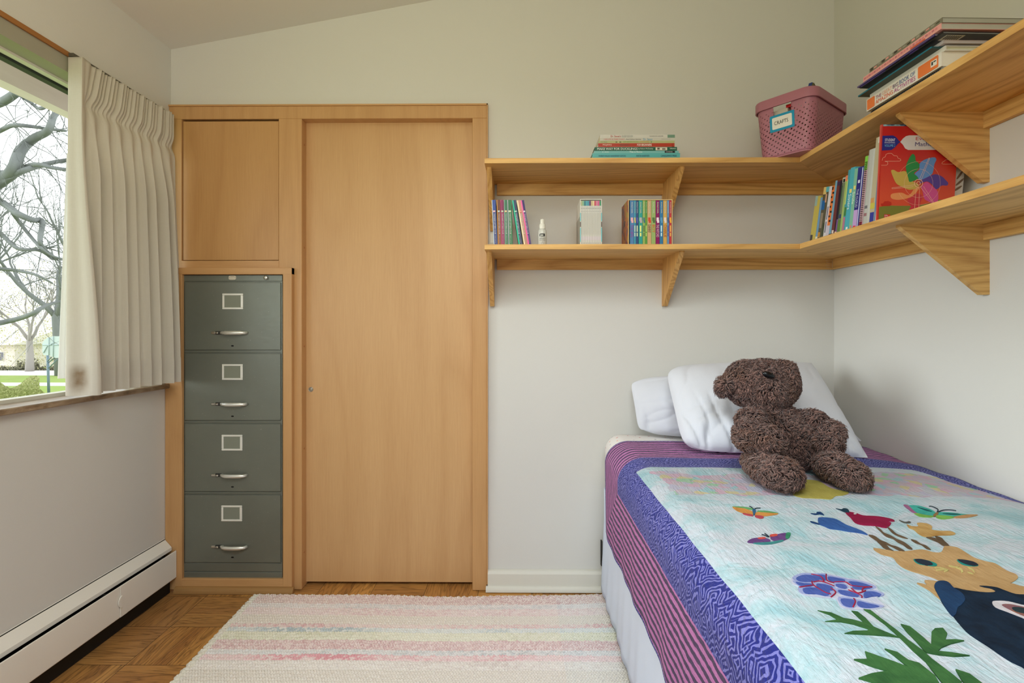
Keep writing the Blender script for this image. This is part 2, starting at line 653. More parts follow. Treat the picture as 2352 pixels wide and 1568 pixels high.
# baseboard along the back wall
b = MB()
xb0 = xc + .001
zb1 = onY(1200, 1312, 2.335).z
b.prism([(xb0, D, .0), (xb0, D - .022, .0), (xb0, D - .022, zb1 - .014), (xb0, D - .014, zb1 - .003), (xb0, D - .006, zb1), (xb0, D, zb1)], (XR - xb0, 0, 0))
sh = [(xb0 - .008, D - .022, 0.004)] + [(xb0 - .008, D - .022 - .016 * math.cos(a), .004 + .022 * math.sin(a)) for a in [i * math.pi / 12 for i in range(7)]]
b.prism(sh, (XR - xb0 + .008, 0, 0))
b.build('baseboard_back', M['base'], kind='structure')
MB().box(XR - .018, XR, YF, D - .03, 0, zb1).build('baseboard_right', M['base'], kind='structure')

# ------------------------------------------------------------------ closet wall: casing, sliding door, cupboard, niche
YU = 2.345                                                    # face of the upper frame
pu = lambda px, py: onY(px, py, YU)
x_out, x_ri, x_le = pu(1118, 0).x, pu(1085, 0).x, pu(693, 0).x
x_cr, x_cl = pu(640, 0).x, pu(417, 0).x
z_to, z_hd, z_ct, z_cb = pu(0, 246).z, pu(0, 275).z, pu(0, 277.5).z, pu(0, 599).z
YB = D + .09
b = MB()
b.box(x_ri, x_out, YU, YB, 0.002, z_hd, bev=.0015)                                     # right jamb
b.box(x_cr, x_le, YU, YB, 0.002, z_hd, bev=.0015)                                      # middle stile
b.box(XL, x_out, YU, YB, z_hd, z_to, bev=.0015)
b.box(XL, x_cl, YU, YB, z_cb - .05, z_hd)
b.box(x_cl, x_cr, YU, YB, z_cb - .06, z_cb, 1)
b.box(XL, x_out + .004, YU - .004, YB, z_to, z_to + .007, 1)                            # bead on top
b.box(x_out, x_out + .005, YU - .004, YB, 0.03, z_to + .007)
b.build('trim_1', [M['frame_z'], M['frame_x']], kind='structure')
# cupboard front above the niche
cup = empty('wall_cupboard', ((x_cl + x_cr) / 2, YU, z_cb), 'flush maple cupboard door above the filing cabinet, beside the curtain', 'cupboard')
MB().box(x_cl + .003, x_cr - .003, YU + .006, YU + .028, z_cb + .003, z_ct - .003, bev=.001).build('cupboard_door', M['cupv'], cup)
b = MB()
b.box(x_cl, x_cr, YB - .02, YB - .01, z_cb, z_hd)
b.build('cupboard_interior', M['black'], cup)
# the sliding door
YDR = 2.395
dtop, dbot = onY(0, 272, YDR).z, onY(0, 1332, YDR).z
door = MB().box(onY(690, 0, YDR).x, onY(1100, 0, YDR).x, YDR, YDR + .035, dbot, dtop).build('door_1', M['veneer'], loc=(0, YDR, dbot), kind='structure')
c = onY(714, 894, YDR)
b = MB()
b.lathe([(.0110, .002), (.0110, -.0012), (.0102, -.0018), (.0090, -.0012), (.0088, .001)], (c.x, c.y, c.z), 28, 0, 'y', caps=False)
b.build('flush_pull', M['nickel'], door)
MB().lathe([(.0090, -.0001), (.0090, -.0004)], (c.x, c.y, c.z), 24, 0, 'y').build('pull_recess', plain((170, 164, 150), .4, .3), door)
# dark closet behind
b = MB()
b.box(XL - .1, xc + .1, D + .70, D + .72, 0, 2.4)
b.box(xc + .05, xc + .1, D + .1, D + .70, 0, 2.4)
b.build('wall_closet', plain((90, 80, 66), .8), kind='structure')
# small plugs in the door jamb
for i, py in enumerate((332, 568, 795, 1030, 1268)):
    p = onX(698, py, x_le)
    MB().lathe([(.0045, 0), (.0045, .0012), (.003, .0016)], (x_le - .0002, 2.372, p.z), 14, 0, 'x').build('jamb_plug', plain((168, 112, 70), .5), bpy.data.objects['trim_1'])

# filing niche frame, standing 27 mm proud
YN = 2.318
pn = lambda px, py: onY(px, py, YN)
nx1, nxi, nxl = pn(670, 0).x, pn(649.5, 0).x, pn(417.5, 0).x
nzt, nzi, nzb = pn(0, 615).z, pn(0, 630.5).z, pn(0, 1327.5).z
nf = empty('cabinet_surround', ((nx1 + XL) / 2, YN, 0), 'maple surround framing the grey filing cabinet', 'wooden surround')
MB().box(nxi, nx1, YN, YU + .001, .012, nzt, bev=.0015).build('side_stile', M['frame_z'], nf)
MB().box(XL + .001, nxl, YN, YU + .001, .012, nzt - .015, bev=.0015).build('side_stile', M['frame_z'], nf)
MB().box(XL + .001, nx1, YN - .0005, YU + .001, nzi, nzt, bev=.0015).build('top_rail', M['frame_x'], nf)
MB().box(nxl - .002, nxi + .002, YN + .001, YU, .012, nzb, bev=.0015).build('bottom_rail', M['frame_x'], nf)
# linings of the niche
b = MB()
b.box(nxl - .015, nxl + .0005, YN + .002, D + .68, .0, nzi)
b.box(nxi - .0005, nxi + .015, YN + .03, D + .68, .0, nzi)
b.box(nxl - .01, nxi + .01, YN + .03, D + .68, nzi, nzi + .015)
b.build('niche_lining', M['frame_z'], nf)
x0s, x1s = onY(398, 0, 2.30).x, onY(672, 0, 2.30).x
sh = [(x0s, YN, 0.0)] + [(x0s, YN - .020 * math.cos(a), .002 + .026 * math.sin(a)) for a in [i * math.pi / 12 for i in range(7)]]
MB().prism(sh, (x1s - x0s, 0, 0)).build('shoe_moulding', wood('worn_oak_moulding', (164, 124, 74), (112, 78, 42), 'x', 1, .3, .6, .5, 5), nf)

# ------------------------------------------------------------------ filing cabinet
YC = 2.333
pc = lambda px, py: onY(px, py, YC)
cx0, cx1 = pc(420, 0).x, pc(648.5, 0).x
fc = empty('filing_cabinet', ((cx0 + cx1) / 2, YC + .3, nzb), 'tall grey green steel four drawer filing cabinet built into the niche', 'filing cabinet')
b = MB()
b.box(cx0, cx1, YC + .004, YC + .64, pc(0, 1327).z, pc(0, 632).z)
b.box(cx0, cx1, YC, YC + .01, pc(0, 646).z, pc(0, 632).z, bev=.0015)
b.box(cx0, cx1, YC, YC + .01, pc(0, 1327).z, pc(0, 1311.5).z, bev=.001)
b.box(cx0 + .002, cx1 - .002, YC + .001, YC + .01, pc(0, 1310).z, pc(0, 1291.5).z, bev=.001)
b.box(cx0, cx0 + .006, YC, YC + .01, pc(0, 1311).z, pc(0, 647).z)
b.box(cx1 - .004, cx1, YC, YC + .01, pc(0, 1311).z, pc(0, 647).z)
for a_, b_ in ((805.5, 809.5), (966, 970), (1128.5, 1132.5)):
    b.box(cx0 + .006, cx1 - .004, YC + .0005, YC + .01, pc(0, b_).z, pc(0, a_).z, bev=.001)
b.build('body', M['cabinet'], fc)
for (t_, b_, lab, hd, key) in ((649, 803, 692, 764, 794), (811.5, 964, 854, 926.5, 955.5), (972.5, 1126.5, 1016, 1089, 1117.5), (1135, 1289, 1178, 1252, 1279)):
    dr = MB().box(cx0 + .0085, cx1 - .0065, YC - .002, YC + .02, pc(0, b_).z, pc(0, t_).z, bev=.0016).build('drawer', M['cabinet'], fc)
    # label holder
    c = pc(535.5 - (lab - 692) / 200, lab)
    hw, hh, t = .046, .035, .0085
    o = MB()
    for (xa, xb, za, zb_) in ((-hw, hw, hh - t, hh), (-hw, hw, -hh, -hh + t), (-hw, -hw + t, -hh + t, hh - t), (hw - t * 1.25, hw, -hh + t, hh - t)):
        o.box(c.x + xa, c.x + xb, YC - .0055, YC - .001, c.z + za, c.z + zb_, bev=.0015)
    o.build('label_holder', M['holder'], dr)
    MB().box(c.x - hw + t, c.x + hw - t, YC - .0028, YC - .002, c.z - hh + t, c.z + hh - t).build('label_card', plain((128, 132, 118), .6), dr)
    # bow handle
    xa, xb, zc = pc(512, 0).x, pc(568, 0).x, pc(0, hd).z
    pts = []
    for i in range(17):
        s = i / 16
        pts.append((xa + (xb - xa) * s, YC - .003 - .023 * math.sin(math.pi * s) ** .32, zc))
    hb = MB()
    hb.tube(pts, .0066, 12)
    hb.v = [(p[0], p[1], zc + (p[2] - zc) * (1.30 if abs(p[0] - (xa + xb) / 2) < .035 else 1.05)) for p in hb.v]
    hb.tube([(xa - .006, YC - .005, zc), (xa + .006, YC - .012, zc + .001)], .006, 10)
    hb.build('handle', M['bar'], dr)
    # thumb latch at the left of the handle
    xl_ = pc(487, 0).x
    lt = MB()
    lt.box(xl_, xl_ + .018, YC - .009, YC - .002, zc - .005, zc + .005, bev=.002)
    lt.box(xl_ + .022, xl_ + .034, YC - .014, YC - .002, zc - .004, zc + .004, bev=.002)
    lt.build('thumb_latch', M['chrome'], dr)
    MB().box(xl_ + .018, xl_ + .044, YC - .006, YC - .002, zc - .007, zc + .007, bev=.001).build('latch_slot', M['dark'], dr)
    k = pc(534.5, key)
    MB().box(k.x - .0062, k.x + .0062, YC - .0023, YC - .0019, k.z - .002, k.z + .002).build('keyhole', M['black'], dr)
    MB().box(k.x - .003, k.x + .003, YC - .0023, YC - .0019, k.z - .0032, k.z + .0032).build('keyhole', M['black'], dr)
c = pc(534, 637.5)
pl = MB()
outl = []
for i in range(24):
    a = 2 * math.pi * i / 24
    outl.append((c.x + .0165 * math.copysign(abs(math.cos(a)) ** .45, math.cos(a)), YC - .0016, c.z + .0092 * math.copysign(abs(math.sin(a)) ** .55, math.sin(a))))
pl.prism(outl, (0, .0014, 0))
npl = pl.build('name_plate', plain((206, 200, 182), .35, .2), fc)
tx = MB()
tx.box(c.x - .008, c.x + .008, YC - .0019, YC - .0016, c.z + .004, c.z + .0052)
tx.box(c.x - .0135, c.x - .0115, YC - .0019, YC - .0016, c.z - .001, c.z + .001)
tx.box(c.x + .0115, c.x + .0135, YC - .0019, YC - .0016, c.z - .001, c.z + .001)
tx.build('plate_marks', plain((150, 96, 70), .6), npl)
c = pc(612, 638)
lk = MB()
lk.lathe([(.0072, -.012), (.0085, -.011), (.0085, 0)], (c.x, YC, c.z), 20, 0, 'y')
lk.build('lock', M['chrome'], fc)
MB().box(c.x - .0008, c.x + .0008, YC - .0126, YC - .0118, c.z - .004, c.z + .001).build('lock_slot', M['black'], fc)

# ------------------------------------------------------------------ baseboard heater along the left wall
ht = empty('baseboard_heater', (XL + .03, 0.8, 0), 'long white hydronic baseboard heater below the window', 'heater')
y0h, y1h = -1.3, 2.315
b = MB()
b.prism([(XL, y0h, .237), (XL, y0h, .230), (-1.533, y0h, .186), (-1.530, y0h, .186), (-1.530, y0h, .200)], (0, y1h - y0h, 0))
b.build('top_cover', M['heater'], ht)
b = MB()
b.prism([(-1.508, y0h, .070), (-1.508, y0h, .184), (-1.510, y0h, .1865), (-1.512, y0h, .1855), (-1.512, y0h, .066)], (0, 1.60 - y0h + .012, 0))
b.prism([(-1.5095, 1.6, .070), (-1.5095, 1.6, .184), (-1.511, 1.6, .1865), (-1.513, 1.6, .1855), (-1.513, 1.6, .066)], (0, y1h - 1.6, 0))
b.build('front_panel', M['heater'], ht)
MB().box(XL, XL + .004, y0h, y1h, .03, .235).build('back_plate', M['black'], ht)
MB().box(-1.545, -1.538, y0h, y1h, .001, .10).build('toe_shade_board', M['black'], ht)  # added black board, paints the shade in the space under the heater
MB().box(XL + .006, XL + .040, y0h, y1h - .02, .12, .150).build('heating_fins', M['black'], ht)
b = MB()
for yy in (1.93, 2.24, 1.15, .4):
    b.box(XL + .006, -1.514, yy, yy + .003, .11, .185)
b.build('hanger_bracket', M['black'], ht)
# joint cover with its half round tab
jy = onX(276, 1380, -1.508).y
b = MB()
b.box(-1.5085, -1.5068, jy + .0, jy + .035, .0695, .1855, bev=.0006)
b.prism([(-1.5065, jy + .005 - .017 * math.sin(a), .128 + .022 * math.cos(a)) for a in [i * math.pi / 12 for i in range(13)]], (.0035, 0, 0))
b.build('joint_cover', M['heater'], ht)
# ------------------------------------------------------------------ wall shelves (two L shaped tiers)
XF, YFR = 1.072, 2.052                 # inner corner of the L
TH = .0195
XE = onY(1113, 370, YFR).x            # left end of the boards
CL = .019                             # cleat thickness
ZB = {'upper': H + .6435, 'lower': H + .3107}


def bracket_poly(top, depth, height, tip=.020, nose=.006):
    # in the (outwards, z) plane, wall at 0
    return [(0, top), (depth, top), (depth, top - nose), (tip, top - height), (0, top - height)]


def shelf(tier):
    zb = ZB[tier]
    word = {'upper': 'upper oak corner shelf holding the pink basket and flat book stacks',
            'lower': 'lower oak corner shelf holding the upright books and spray bottle'}[tier]
    r = empty('corner_shelf', (XR - .3, D - .15, zb), word, 'shelf')
    b = MB()
    b.prism([(XE, D, zb), (XR, D, zb), (XF, YFR, zb), (XE, YFR, zb)], (0, 0, TH))
    b.build('shelf_board', M['oak_x'], r)
    b = MB()
    b.prism([(XR, .25, zb), (XR, D - .0006, zb), (XF + .0003, YFR - .0006, zb), (XF, .25, zb)], (0, 0, TH))
    b.build('shelf_board', M['oak_y'], r)
    ch = .049 if tier == 'upper' else .046
    MB().box(XE + .035, XR - CL, D - CL, D, zb - ch, zb, bev=.001).build('cleat', M['oak_x'], r)
    MB().box(XR - CL, XR, .3, D - .0005, zb - ch, zb, bev=.001).build('cleat', M['oak_y'], r)
    hgt = .207
    # left end bracket and the middle one on the back wall (faces point along x)
    xa = onY(1126, 0, D - .01).x
    for (x0, x1, dp) in ((xa, xa + .019, .262), (.6255, .6455, .262)):
        b = MB()
        b.prism([(x0, D - u, z) for (u, z) in bracket_poly(zb, dp, hgt)], (x1 - x0, 0, 0))
        b.build('bracket', M['oak_z'], r)
    for yb in (1.581, .72):
        b = MB()
        b.prism([(XR - u, yb, z) for (u, z) in bracket_poly(zb, .262, hgt)], (0, .0195, 0))
        b.build('bracket', M['oak_x'], r)
    if tier == 'lower':
        g = MB()
        for i, dz in enumerate((.008, .016, .027, .036)):
            g.tube([(XR - CL - .030 + .004 * (i % 2), D - CL - .0006, zb - dz), (XR - CL - .016, D - CL - .001, zb - dz - .0015), (XR - CL - .004, D - CL - .0008, zb - dz - .001)], .0009, 5)
        g.tube([(XR - CL - .001, D - CL - .001, zb - .004), (XR - CL - .001, D - CL - .001, zb - .040)], .0012, 5)
        g.build('glue_mark', plain((216, 190, 150), .5), r)
    return r


up_shelf = shelf('upper')
lo_shelf = shelf('lower')
ZU, ZL = ZB['upper'] + TH + .0003, ZB['lower'] + TH + .0003
# white patch of unpainted wall beside the closet under the upper bracket
MB().box(xc + .012, xc + .044, D - .002, D - .0004, onY(0, 559, D).z, onY(0, 531, D).z).build('trim_2', M['white'], kind='structure')


# ------------------------------------------------------------------ books
def frame(origin, ex, ey, ez):
    m = Matrix.Identity(4)
    for i, e in enumerate((ex, ey, ez)):
        e = Vector(e).normalized()
        for j in range(3):
            m[j][i] = e[j]
    m.translation = Vector(origin)
    return m


def book(name, label, group, Mx, w, h, d, cov, marks=(), texts=(), pages=None, hard=False, round_=False, left=None, cat='book'):
    """local frame: x thickness, y depth away from the spine, z height. marks: (x0,x1,z0,z1,colour) on the spine in
    fractions; texts: (string, x0, x1, z0, z1, colour, reading) in fractions, written down the spine"""
    base = Mx @ Vector((w / 2, d / 2, 0))
    root = empty(name, base, label, cat, group)
    dk_ = lambda q: tuple(int(x * .90) for x in q)
    cov = dk_(cov)
    tc = .0022 if hard else .0008
    o = MB()
    prof = [(0, d), (0, .0018 if round_ else 0), (w * .25, -.0006 if round_ else 0), (w * .75, -.0006 if round_ else 0), (w, .0018 if round_ else 0), (w, d),
            (w - tc, d), (w - tc, tc + .001), (tc, tc + .001), (tc, d)]
    o.prism([(x, y, 0) for x, y in prof], (0, 0, h))
    o.xf(Mx)
    o.build('cover', plain(cov, .38), root)
    if left is not None:
        MB().box(-.0003, .0006, .0006, d, .0002, h - .0002).xf(Mx).build('back_cover', plain(left, .4), root)
    ins = .003 if hard else .0006
    MB().box(tc, w - tc, tc + .001, d - ins - .001, ins, h - ins).xf(Mx).build('page_block', plain(pages or (228, 222, 206), .8), root)
    ys = -.0006 if round_ else 0
    if marks:
        cols, k = [], MB()
        for qi, (a, b_, z0, z1, c) in enumerate(marks):
            if c not in cols:
                cols.append(c)
            k.box(w * a, w * b_, ys - .0003 - qi * .00003, ys + .0003, h * z0, h * z1, cols.index(c))
        k.xf(Mx)
        k.build('spine_print', [plain(c, .45) for c in cols], root)
    if texts:
        cols, k = [], MB()
        for (s, a, b_, z0, z1, c, down) in texts:
            if c not in cols:
                cols.append(c)
            if down == 'd':       # reading downwards
                put_text(k, s, (w * a, ys - .0012, h * z1), (0, 0, -1), (1, 0, 0), h * (z1 - z0), w * (b_ - a), cols.index(c), .012)
            elif down == 'h':     # horizontal
                put_text(k, s, (w * a, ys - .0012, h * z0), (1, 0, 0), (0, 0, 1), w * (b_ - a), h * (z1 - z0), cols.index(c), .012)
        k.xf(Mx)
        k.build('spine_lettering', [plain(c, .5) for c in cols], root)
    return root, Mx, w, h, d


# --- eight novels standing and leaning at the left end (spine towards the room) ---
G = 'paperback novels of one series at the left end of the lower shelf'
YS = 2.118
ser = [  # base px range, top px range, spine colour, side sliver, band colour, dot, label
    (1134.5, 1143.5, 1129.5, 1139.5, (52, 66, 140), (196, 214, 226), (40, 70, 150), (214, 150, 170), 'royal blue paperback with white back cover, leftmost of the series'),
    (1144, 1152, 1141, 1148.5, (142, 68, 30), (226, 160, 60), (110, 52, 24), (150, 190, 205), 'rusty brown paperback with orange back cover between blue and magenta ones'),
    (1152, 1159.5, 1149.5, 1156.5, (158, 26, 98), (200, 60, 130), (130, 20, 80), (150, 190, 150), 'magenta paperback standing beside the rusty brown one'),
    (1160, 1167.8, 1157.5, 1165, (60, 128, 96), (150, 190, 170), (50, 110, 80), (230, 170, 110), 'muted green paperback with orange dot beside the magenta one'),
    (1168.5, 1178, 1165.5, 1175, (44, 128, 76), (196, 190, 206), (36, 108, 66), (190, 210, 170), 'bright green paperback, last of the five standing upright'),
    (1192, 1201, 1176, 1185.6, (48, 68, 112), (24, 186, 150), (40, 56, 96), (90, 180, 150), 'navy paperback with turquoise back cover, first of the leaning three'),
    (1204, 1213.5, 1186.5, 1195.5, (206, 146, 122), (238, 220, 180), (200, 140, 118), (220, 80, 70), 'peach paperback leaning between the navy and purple ones'),
    (1213.6, 1221.5, 1195.6, 1205.5, (66, 26, 118), (240, 90, 170), (50, 20, 96), (190, 190, 196), 'purple paperback with hot pink back cover, last of the leaning three'),
]
for i, (b0, b1, t0, t1, col, left, band, dot, lab) in enumerate(ser):
    pb, pt = onY(b0, 562, YS), onY(t0, 459.5, YS)
    hgt = .187
    wv = onY(b1, 562, YS).x - pb.x
    wv = max(.0125, wv - .0006)
    lean = math.atan2((pt.x - pb.x), .187)
    ez = Vector((math.sin(lean), 0, math.cos(lean)))
    ex = Vector((math.cos(lean), 0, -math.sin(lean)))
    # the far lower corner must rest on the shelf
    z0 = ZL + (wv * math.sin(abs(lean)) if lean < 0 else 0)
    Mx = frame((pb.x, YS, ZL + (wv * -ex.z if ex.z < 0 else 0)), ex, (0, 1, 0), ez)
    book('paperback_book', lab, G, Mx, wv, hgt, .128, col,
         marks=[(0, 1, .78, 1, band), (0, (.34 if i >= 5 else .14), 0, 1, left), (.2, .8, .74, .775, dot), (.2, .8, .755, .765, (240, 230, 220)), (.25, .75, .0, .012, (230, 220, 210))],
         texts=[('THE BABY-SITTERS CLUB', .36, .72, .27, .71, (206, 206, 206), 'd'), ('ANN M. MARTIN', .40, .62, .08, .24, (176, 172, 172), 'd')],
         left=left)

# --- spray bottle -----------------------------------------------------------
c = onY(1245.5, 560, 2.125)
sb = empty('spray_bottle', (c.x, c.y, ZL), 'small clear spray bottle with white pump cap, between the leaning paperbacks and white slipcase', 'bottle')
n = NT('clear_plastic')
n.base(srgb((214, 214, 206)))
M['clear'] = n.fin(0.12, 0, 0.5, Alpha=0.82)
rb = .0175
b = MB()
b.lathe([(rb * .85, 0), (rb, .003), (rb, .058), (rb * .92, .066), (rb * .6, .073), (rb * .55, .078)], (c.x, c.y, ZL), 28)
b.build('bottle_body', M['clear'], sb)
b = MB()
b.lathe([(.0122, .072), (.0125, .073), (.0122, .090), (.0095, .0915), (.0088, .093), (.0082, .109), (.0065, .111), (.0, .1112)], (c.x, c.y, ZL), 28, caps=False)
b.build('pump_cap', plain((226, 223, 212), .35), sb)
lb = MB()


def on_cyl(mb, r, cx_, cy_, z0, fn):
    start = len(mb.v)
    fn(mb)
    for i in range(start, len(mb.v)):
        x, y, z = mb.v[i]
        a = x / r
        mb.v[i] = (cx_ + r * math.sin(a), cy_ - r * math.cos(a), z0 + z)


def lab_fn(mb):
    def seg_rect(x0, x1, z0, z1, mi):
        k = max(1, int((x1 - x0) / .002))
        mb.grid(lambda u, v: (x0 + (x1 - x0) * u, 0, z0 + (z1 - z0) * v), k, 1, mi)
    seg_rect(-.0125, -.0095, .040, .050, 0)
    seg_rect(-.0095, .0105, .047, .051, 0)
    seg_rect(-.0095, -.006, .041, .043, 0)
    seg_rect(.004, .0105, .040, .047, 0)
    seg_rect(-.006, .006, .0395, .0425, 0)
    put_text(mb, 'SPRAY', (-.0125, 0, .029), (1, 0, 0), (0, 0, 1), .026, .0058, 1, .02)
    for q in range(7):
        seg_rect(-.0125 + q * .0037, -.0098 + q * .0037, .0245, .0262, 1)
    for a0 in range(14):
        a1 = 2 * math.pi * a0 / 14
        a2 = 2 * math.pi * (a0 + 1) / 14
        f1 = lambda a: (.0048 * math.sin(a) * (1 if math.cos(a) < 0 else (1 - math.cos(a)) ** .7), 0, .0115 - .0065 * -math.cos(a) * (1.3 if math.cos(a) > 0 else .8))
        p, q = f1(a1), f1(a2)
        mb.add([p, q, (q[0] * .8, 0, .0115 + (q[2] - .0115) * .8), (p[0] * .8, 0, .0115 + (p[2] - .0115) * .8)], [(0, 1, 2, 3)], 2)


on_cyl(lb, rb + .0004, c.x, c.y, ZL, lab_fn)
lb.build('bottle_print', [plain((24, 24, 26), .5), plain((70, 72, 74), .5), plain((130, 134, 138), .5)], sb)


# --- slipcases ---------------------------------------------------------------
def slipcase(label, x0, x1, y0, d, h, col, side=None, t=.0022):
    r = empty('book_slipcase', ((x0 + x1) / 2, y0 + d / 2, ZL), label, 'book box')
    b = MB()
    b.box(x0, x0 + t, y0, y0 + d, ZL, ZL + h)
    b.box(x1 - t, x1, y0, y0 + d, ZL, ZL + h)
    b.box(x0 + t, x1 - t, y0, y0 + d, ZL, ZL + t)
    b.box(x0 + t, x1 - t, y0, y0 + d, ZL + h - t, ZL + h)
    b.box(x0 + t, x1 - t, y0 + d - t, y0 + d, ZL + t, ZL + h - t)
    b.build('case_shell', plain(col, .45), r)
    return r


YW = 2.098
wx0, wx1 = onY(1332.5, 0, YW).x, onY(1382.5, 0, YW).x
hW = .1845
sc_ = slipcase('white slipcase of thin white paperbacks with pastel tops, middle of the lower shelf', wx0, wx1, YW, .135, hW, (222, 218, 206))
k = MB()
for xs in (wx0, wx1 - .0022):
    k.box(xs - .0002, xs + .0024, YW - .0005, YW + .0001, ZL + .098, ZL + .130, 0)
    k.box(xs - .0002, xs + .0024, YW - .0005, YW + .0001, ZL + .016, ZL + .072, 0)
    k.box(xs - .0002, xs + .0024, YW - .0005, YW + .0001, ZL + .075, ZL + .095, 1)
k.build('case_edge_print', [plain((96, 196, 206), .5), plain((60, 40, 36), .5)], sc_)
k = MB()
k.box(wx0 - .0006, wx0, YW + .004, YW + .130, ZL + .01, ZL + .118)
k.build('case_side_print', plain((168, 164, 152), .5), sc_)
tops = [((170, 176, 132), 'sage'), ((130, 176, 140), 'mint green'), ((40, 118, 130), 'dark teal'), ((70, 158, 172), 'aqua'), ((64, 140, 160), 'blue green'), ((92, 50, 96), 'plum'),
        ((196, 176, 130), 'sand'), ((222, 200, 150), 'cream'), ((196, 74, 96), 'crimson'), ((206, 130, 150), 'rose'), ((204, 90, 140), 'hot pink'), ((60, 140, 100), 'emerald')]
nw = len(tops)
wi = (wx1 - wx0 - .0048) / nw
for i, (tcx, nm) in enumerate(tops):
    Mx = frame((wx0 + .0024 + i * wi, YW + .0015, ZL + .0025), (1, 0, 0), (0, 1, 0), (0, 0, 1))
    book('slim_paperback', 'slim white paperback with %s spine top in the white slipcase' % nm, 'slim paperbacks in the white slipcase', Mx, wi - .0002, .1765, .128, (224, 221, 212),
         marks=[(0, 1, .885, .995, tcx), (.02, .98, .115, .20, (206, 196, 200)), (.35, .65, .82, .835, (70, 70, 70)), (.35, .65, .755, .765, (120, 120, 120)), (.35, .65, .045, .055, (60, 60, 60)),
                (.40, .62, .24, .72, (176, 172, 160)), (.94, 1, 0, 1, (172, 170, 160))])

YD_ = 2.098
bx0, bx1 = onY(1443, 0, YD_).x, onY(1544.5, 0, YD_).x
sc2 = slipcase('cream edged slipcase packed with colourful novels near the middle bracket', bx0, bx1, YD_, .132, .1825, (226, 196, 140))
n = NT('slipcase_artwork')
v = n.noise(n.coord('Object', (1, 1, 1)), 20, 4, .6, 1.0)
n.base(n.ramp(v, [(.3, srgb((70, 40, 40))), (.45, srgb((110, 80, 90))), (.55, srgb((196, 110, 50))), (.7, srgb((170, 160, 70)))]))
MB().box(bx0 - .0008, bx0, YD_ + .001, YD_ + .131, ZL, ZL + .182).build('case_side_print', n.fin(.45), sc2)
dahl = [(1447, 1456, (84, 140, 196), 'THE BFG', (150, 60, 150), 'sky blue', (230, 170, 180)),
        (1456.2, 1460.5, (70, 170, 200), '', (240, 240, 210), 'narrow cyan', (230, 200, 110)),
        (1460.7, 1466.5, (50, 86, 140), '', (220, 230, 180), 'navy', (90, 90, 170)),
        (1467, 1476, (48, 172, 160), '', (230, 230, 130), 'teal', (180, 170, 170)),
        (1476.3, 1482, (166, 196, 100), '', (60, 100, 60), 'lime', (60, 110, 130)),
        (1482.2, 1486.8, (96, 166, 70), '', (200, 220, 120), 'narrow green', (110, 150, 60)),
        (1487, 1496, (228, 186, 134), 'DANNY', (70, 60, 60), 'peach', (206, 70, 40)),
        (1496.2, 1506, (168, 196, 118), 'BOY', (220, 100, 40), 'sage green', (80, 110, 60)),
        (1506.3, 1515, (152, 12, 104), 'THE WITCHES', (220, 190, 210), 'magenta', (240, 220, 230)),
        (1515.3, 1523, (56, 132, 184), '', (190, 220, 230), 'mid blue', (90, 150, 190)),
        (1523.3, 1532, (232, 184, 96), 'CHARLIE', (170, 60, 30), 'golden yellow', (230, 210, 200)),
        (1532.2, 1537, (110, 160, 210), '', (80, 70, 160), 'pale blue', (60, 90, 140)),
        (1537.2, 1542.5, (212, 62, 76), '', (240, 200, 100), 'coral red', (240, 180, 60))]
for (a, b_, col, ttl, tcx, nm, pic) in dahl:
    xa, xb = onY(a, 0, YD_ + .002).x, onY(b_, 0, YD_ + .002).x
    Mx = frame((xa, YD_ + .002, ZL + .0026), (1, 0, 0), (0, 1, 0), (0, 0, 1))
    dk = tuple(int(v_ * .7) for v_ in col)
    book('boxed_novel', '%s novel inside the cream edged slipcase' % nm, 'colourful novels in the cream edged slipcase', Mx, xb - xa - .0002, .1765, .127, col,
         marks=[(.2, .8, .54, .62, pic), (.35, .9, .50, .56, pic), (.93, 1, 0, 1, dk)] + ([] if ttl else [(.3, .7, .2, .28, tcx), (.3, .7, .3, .44, tcx)]),
         texts=[('ROALD DAHL', .32, .74, .71, .96, (206, 208, 190), 'd')] + ([(ttl, .15, .85, .18 if len(ttl) > 5 else .28, .46, tcx, 'd')] if ttl else []))

